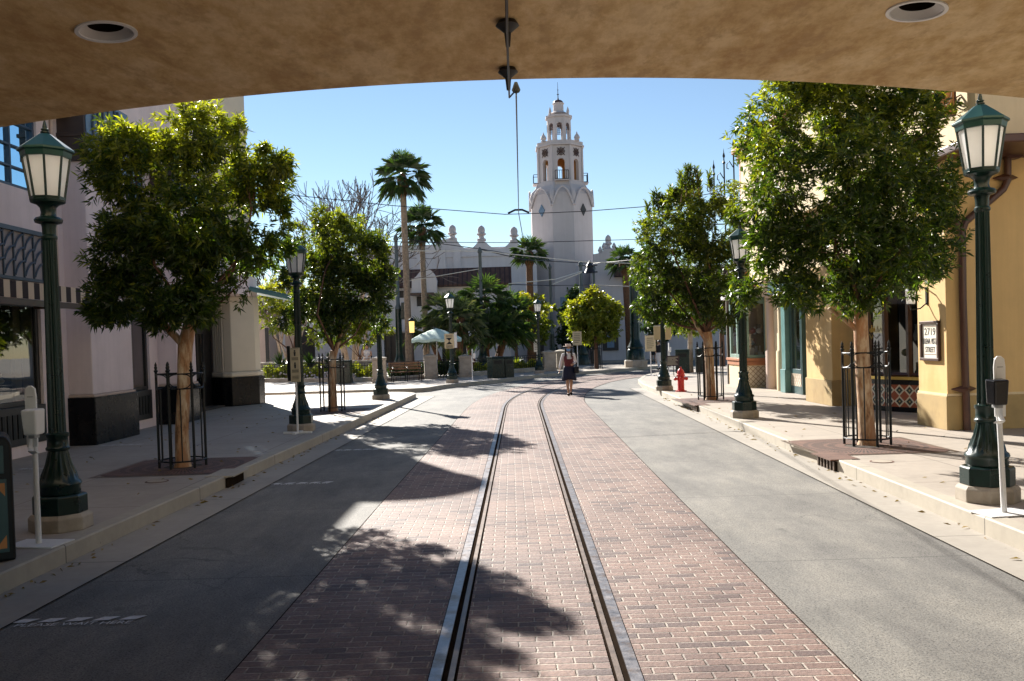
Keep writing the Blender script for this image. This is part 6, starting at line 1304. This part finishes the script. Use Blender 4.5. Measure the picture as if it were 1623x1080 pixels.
# umbrella
p = P_(689, 41.6); t = thing('market_umbrella', 'pale green market umbrella open on the plaza', 'umbrella', (p[0], 43.2, .15)); n = 8
MB().tube([(0, 0, 0), (0, 0, 2.42)], .025, 8).build('pole', M['whitemetal'], t)
cn = MB(); ring = lambda r, z: [(r*math.cos(2*math.pi*(j/24)), r*math.sin(2*math.pi*(j/24)), z-(.06*r*abs(math.sin(4*2*math.pi*j/24)))) for j in range(24)]
rr = [(.03, 2.42), (.4, 2.3), (.85, 2.12), (1.22, 1.93), (1.23, 1.80)]
for r_, z in rr: cn.v += ring(r_, z)
for i in range(len(rr)-1):
    for j in range(24): cn.f.append((i*24+j, i*24+(j+1) % 24, i*24+24+(j+1) % 24, i*24+24+j))
cn.build('canopy', M['canvas'], t, smooth=30)
rb = MB()
for k in range(8): a = 2*math.pi*k/8; rb.tube([(0, 0, 2.38), (1.2*math.cos(a), 1.2*math.sin(a), 1.9)], .01, 4)
rb.build('ribs', M['whitemetal'], t); MB().lathe([(.28, 0), (.28, .06), (.05, .09), (.05, .25)], 16).build('base', M['stone'], t)
# amber lantern post
p = P_(655, 45.5); t = thing('lantern_post', 'amber-lit tall lantern on a slim dark post behind the bench', 'lantern', (p[0], 45.5, .15)); zz = at(655, 530, 45.5).z-.15
MB().tube([(0, 0, 0), (0, 0, zz)], [.12, .045], 10).build('post', M['brownwood'], t, smooth=50); MB().lathe([(.12, zz+.08), (.14, zz+.66)], 8).build('lantern_glass', M['lanternyellow'], t)
MB().lathe([(.17, zz), (.17, zz+.08)], 8).lathe([(.18, zz+.66), (.18, zz+.72), (.05, zz+.84)], 8).build('lantern_cap', M['black'], t)
# trolley poles
def pole(label, x, Yd, ytop, ymid, r0, r1, z0=.15, box=None, stone=False):
    p = at(x, 580, Yd); t = thing('catenary_pole', label, 'pole', (p.x, Yd, z0), 0, 'trolley wire poles'); zt = at(x, ytop, Yd).z-z0; zm = at(x, ymid, Yd).z-z0
    b0 = .42 if stone else 0
    MB().lathe([(r0*1.9, b0), (r0*1.9, b0+.5), (r0*1.55, b0+.62), (r0*1.7, b0+.72), (r0*1.15, b0+1.0), (r0, b0+1.2), (r0*.9, zm), (r0*.9, zm+.02)], 16).build('lower_post', M['green'], t, smooth=40)
    MB().lathe([(r0*.95, zm), (r1*1.6, zm+.1), (r1, zm+.25), (r1*.9, zt-.35), (r1*1.3, zt-.3), (r1*1.3, zt-.2), (r1*.5, zt)], 12).build('upper_post', M['galv'], t, smooth=40)
    if stone: MB().lathe([(r0*2.5, 0), (r0*2.5, .36), (r0*2.3, .42)], 8, rot=R(22.5)).build('stone_base', M['stone'], t)
    if box:
        for sg in box: MB().add([(sg*.12, -.3, zm-.55), (sg*.42, -.3, zm-.55), (sg*.52, -.3, zm+.35), (sg*.22, -.3, zm+.35), (sg*.12, .25, zm-.6), (sg*.38, .25, zm-.6), (sg*.48, .25, zm+.4), (sg*.22, .25, zm+.4)], [(0, 1, 2, 3), (7, 6, 5, 4), (0, 4, 5, 1), (1, 5, 6, 2), (2, 6, 7, 3), (3, 7, 4, 0)]).build('floodlight_box', M['green'], t, bevel=.03)
    return t
pole('weathered wire pole at the edge of the left trees', 634, 50, 372, 490, .19, .11, box=(1,)); pole('tall grey wire pole with two green boxes above the palms', 766, 50, 392, 500, .2, .1, box=(-1, 1))
pole('slim wire pole right of the dark-trunked palm', 876, 60, 418, 530, .18, .1); pole('left wire pole of the twin pair above the round tree', 925, 58, 414, 520, .2, .13); pole('right wire pole of the twin pair above the round tree', 945, 60, 420, 520, .18, .11)
pole('thick green pole on a stone base at the far right kerb', 1008, 50, 408, 440, .27, .14, stone=True)
t = thing('crossarm_ornament', 'dark ornamental cap hung between the twin wire poles', 'ornament', tuple(at(935, 428, 59)))
MB().lathe([(.42, -.2), (.3, .0), (.22, .15), (.28, .25), (.1, .5), (.02, .65)], 10).build('cap', M['frame'], t, smooth=40); MB().tube([(-.5, 0, .3), (0, 0, .25), (.5, 0, .3)], .04, 6).tube([(-.5, 0, -.15), (.5, 0, -.15)], .05, 6).build('crossarm', M['wire'], t)
# plaza tables far left, seated guest
p = P_(578, 48); t = thing('person', 'seated distant person in white with dark hair behind the hedge', 'person', (p[0], 49, .15)); b = MB().loft([(0, 0, .9, .2, .14), (0, 0, 1.15, .17, .13), (0, 0, 1.38, .2, .12), (0, 0, 1.45, .08, .07), (0, -.01, 1.5, .05, .05)], 14).ell((0, 0, 1.62), (.085, .1, .12), 12, 8).tube([(.19, 0, 1.38), (.25, -.05, 1.15), (.1, -.25, 1.08)], [.06, .05, .035], 8).tube([(-.19, 0, 1.38), (-.25, -.05, 1.15), (-.1, -.25, 1.08)], [.06, .05, .035], 8)
b.tube([(.09, 0, .92), (.1, -.4, .9), (.1, -.4, .5), (.1, -.42, .06), (.1, -.55, .03)], [.1, .08, .06, .045, .03], 8).tube([(-.09, 0, .92), (-.1, -.4, .9), (-.1, -.4, .5), (-.1, -.42, .06), (-.1, -.55, .03)], [.1, .08, .06, .045, .03], 8)
fused(b, 'body', M['skin'], t, .014); c_ = MB().loft([(0, 0, .85, .23, .17), (0, 0, 1.15, .19, .15), (0, 0, 1.38, .215, .135), (0, 0, 1.45, .1, .09)], 14); fused(c_, 'shirt', M['shirt'], t, .014)
MB().ell((0, .03, 1.66), (.1, .11, .13), 12, 8).tube([(0, .06, 1.65), (0, .1, 1.4)], [.1, .05], 10).build('hair', M['hair'], t, smooth=60)
ch_ = thing('cafe_chair', 'dark cafe chair under the seated distant person', 'chair', (p[0], 49, .15)); MB().box(-.24, .24, -.22, .25, .72, .78).build('seat', M['frame'], ch_)
MB().box(-.24, .24, .22, .26, .9, 1.25).build('backrest', M['frame'], ch_)
for sx in (-1, 1):
    for sy in (-1, 1): MB().tube([(sx*.2, sy*.2, 0), (sx*.2, sy*.2, .72)], .02, 6).build('leg', M['frame'], ch_)

# fallen leaves
g_ = np.random.default_rng(77); n_ = 420; P = []
for _ in range(n_):
    k = g_.uniform(); y = g_.uniform(5, 26)
    if k < .35: P.append((XL(y)+g_.uniform(-.0, .18), y, .004))
    elif k < .6: P.append((XR(y)-g_.uniform(.0, .18), y, .004))
    elif k < .8: P.append((g_.uniform(-7.4, -4.1), y, .158))
    else: P.append((g_.uniform(4.4, 6.9), y, .158))
P = np.array(P); D = g_.normal(size=(n_, 3)); D[:, 2] *= .08
o = leaf_cloud('leaf_litter', P, D, g_.uniform(size=n_)*.6, 1, .085, .022, M['litter'], None, g_, droop=0, spread=(0, 5), back=0); o['kind'] = 'stuff'; o['label'] = 'fallen leaves along the kerbs'
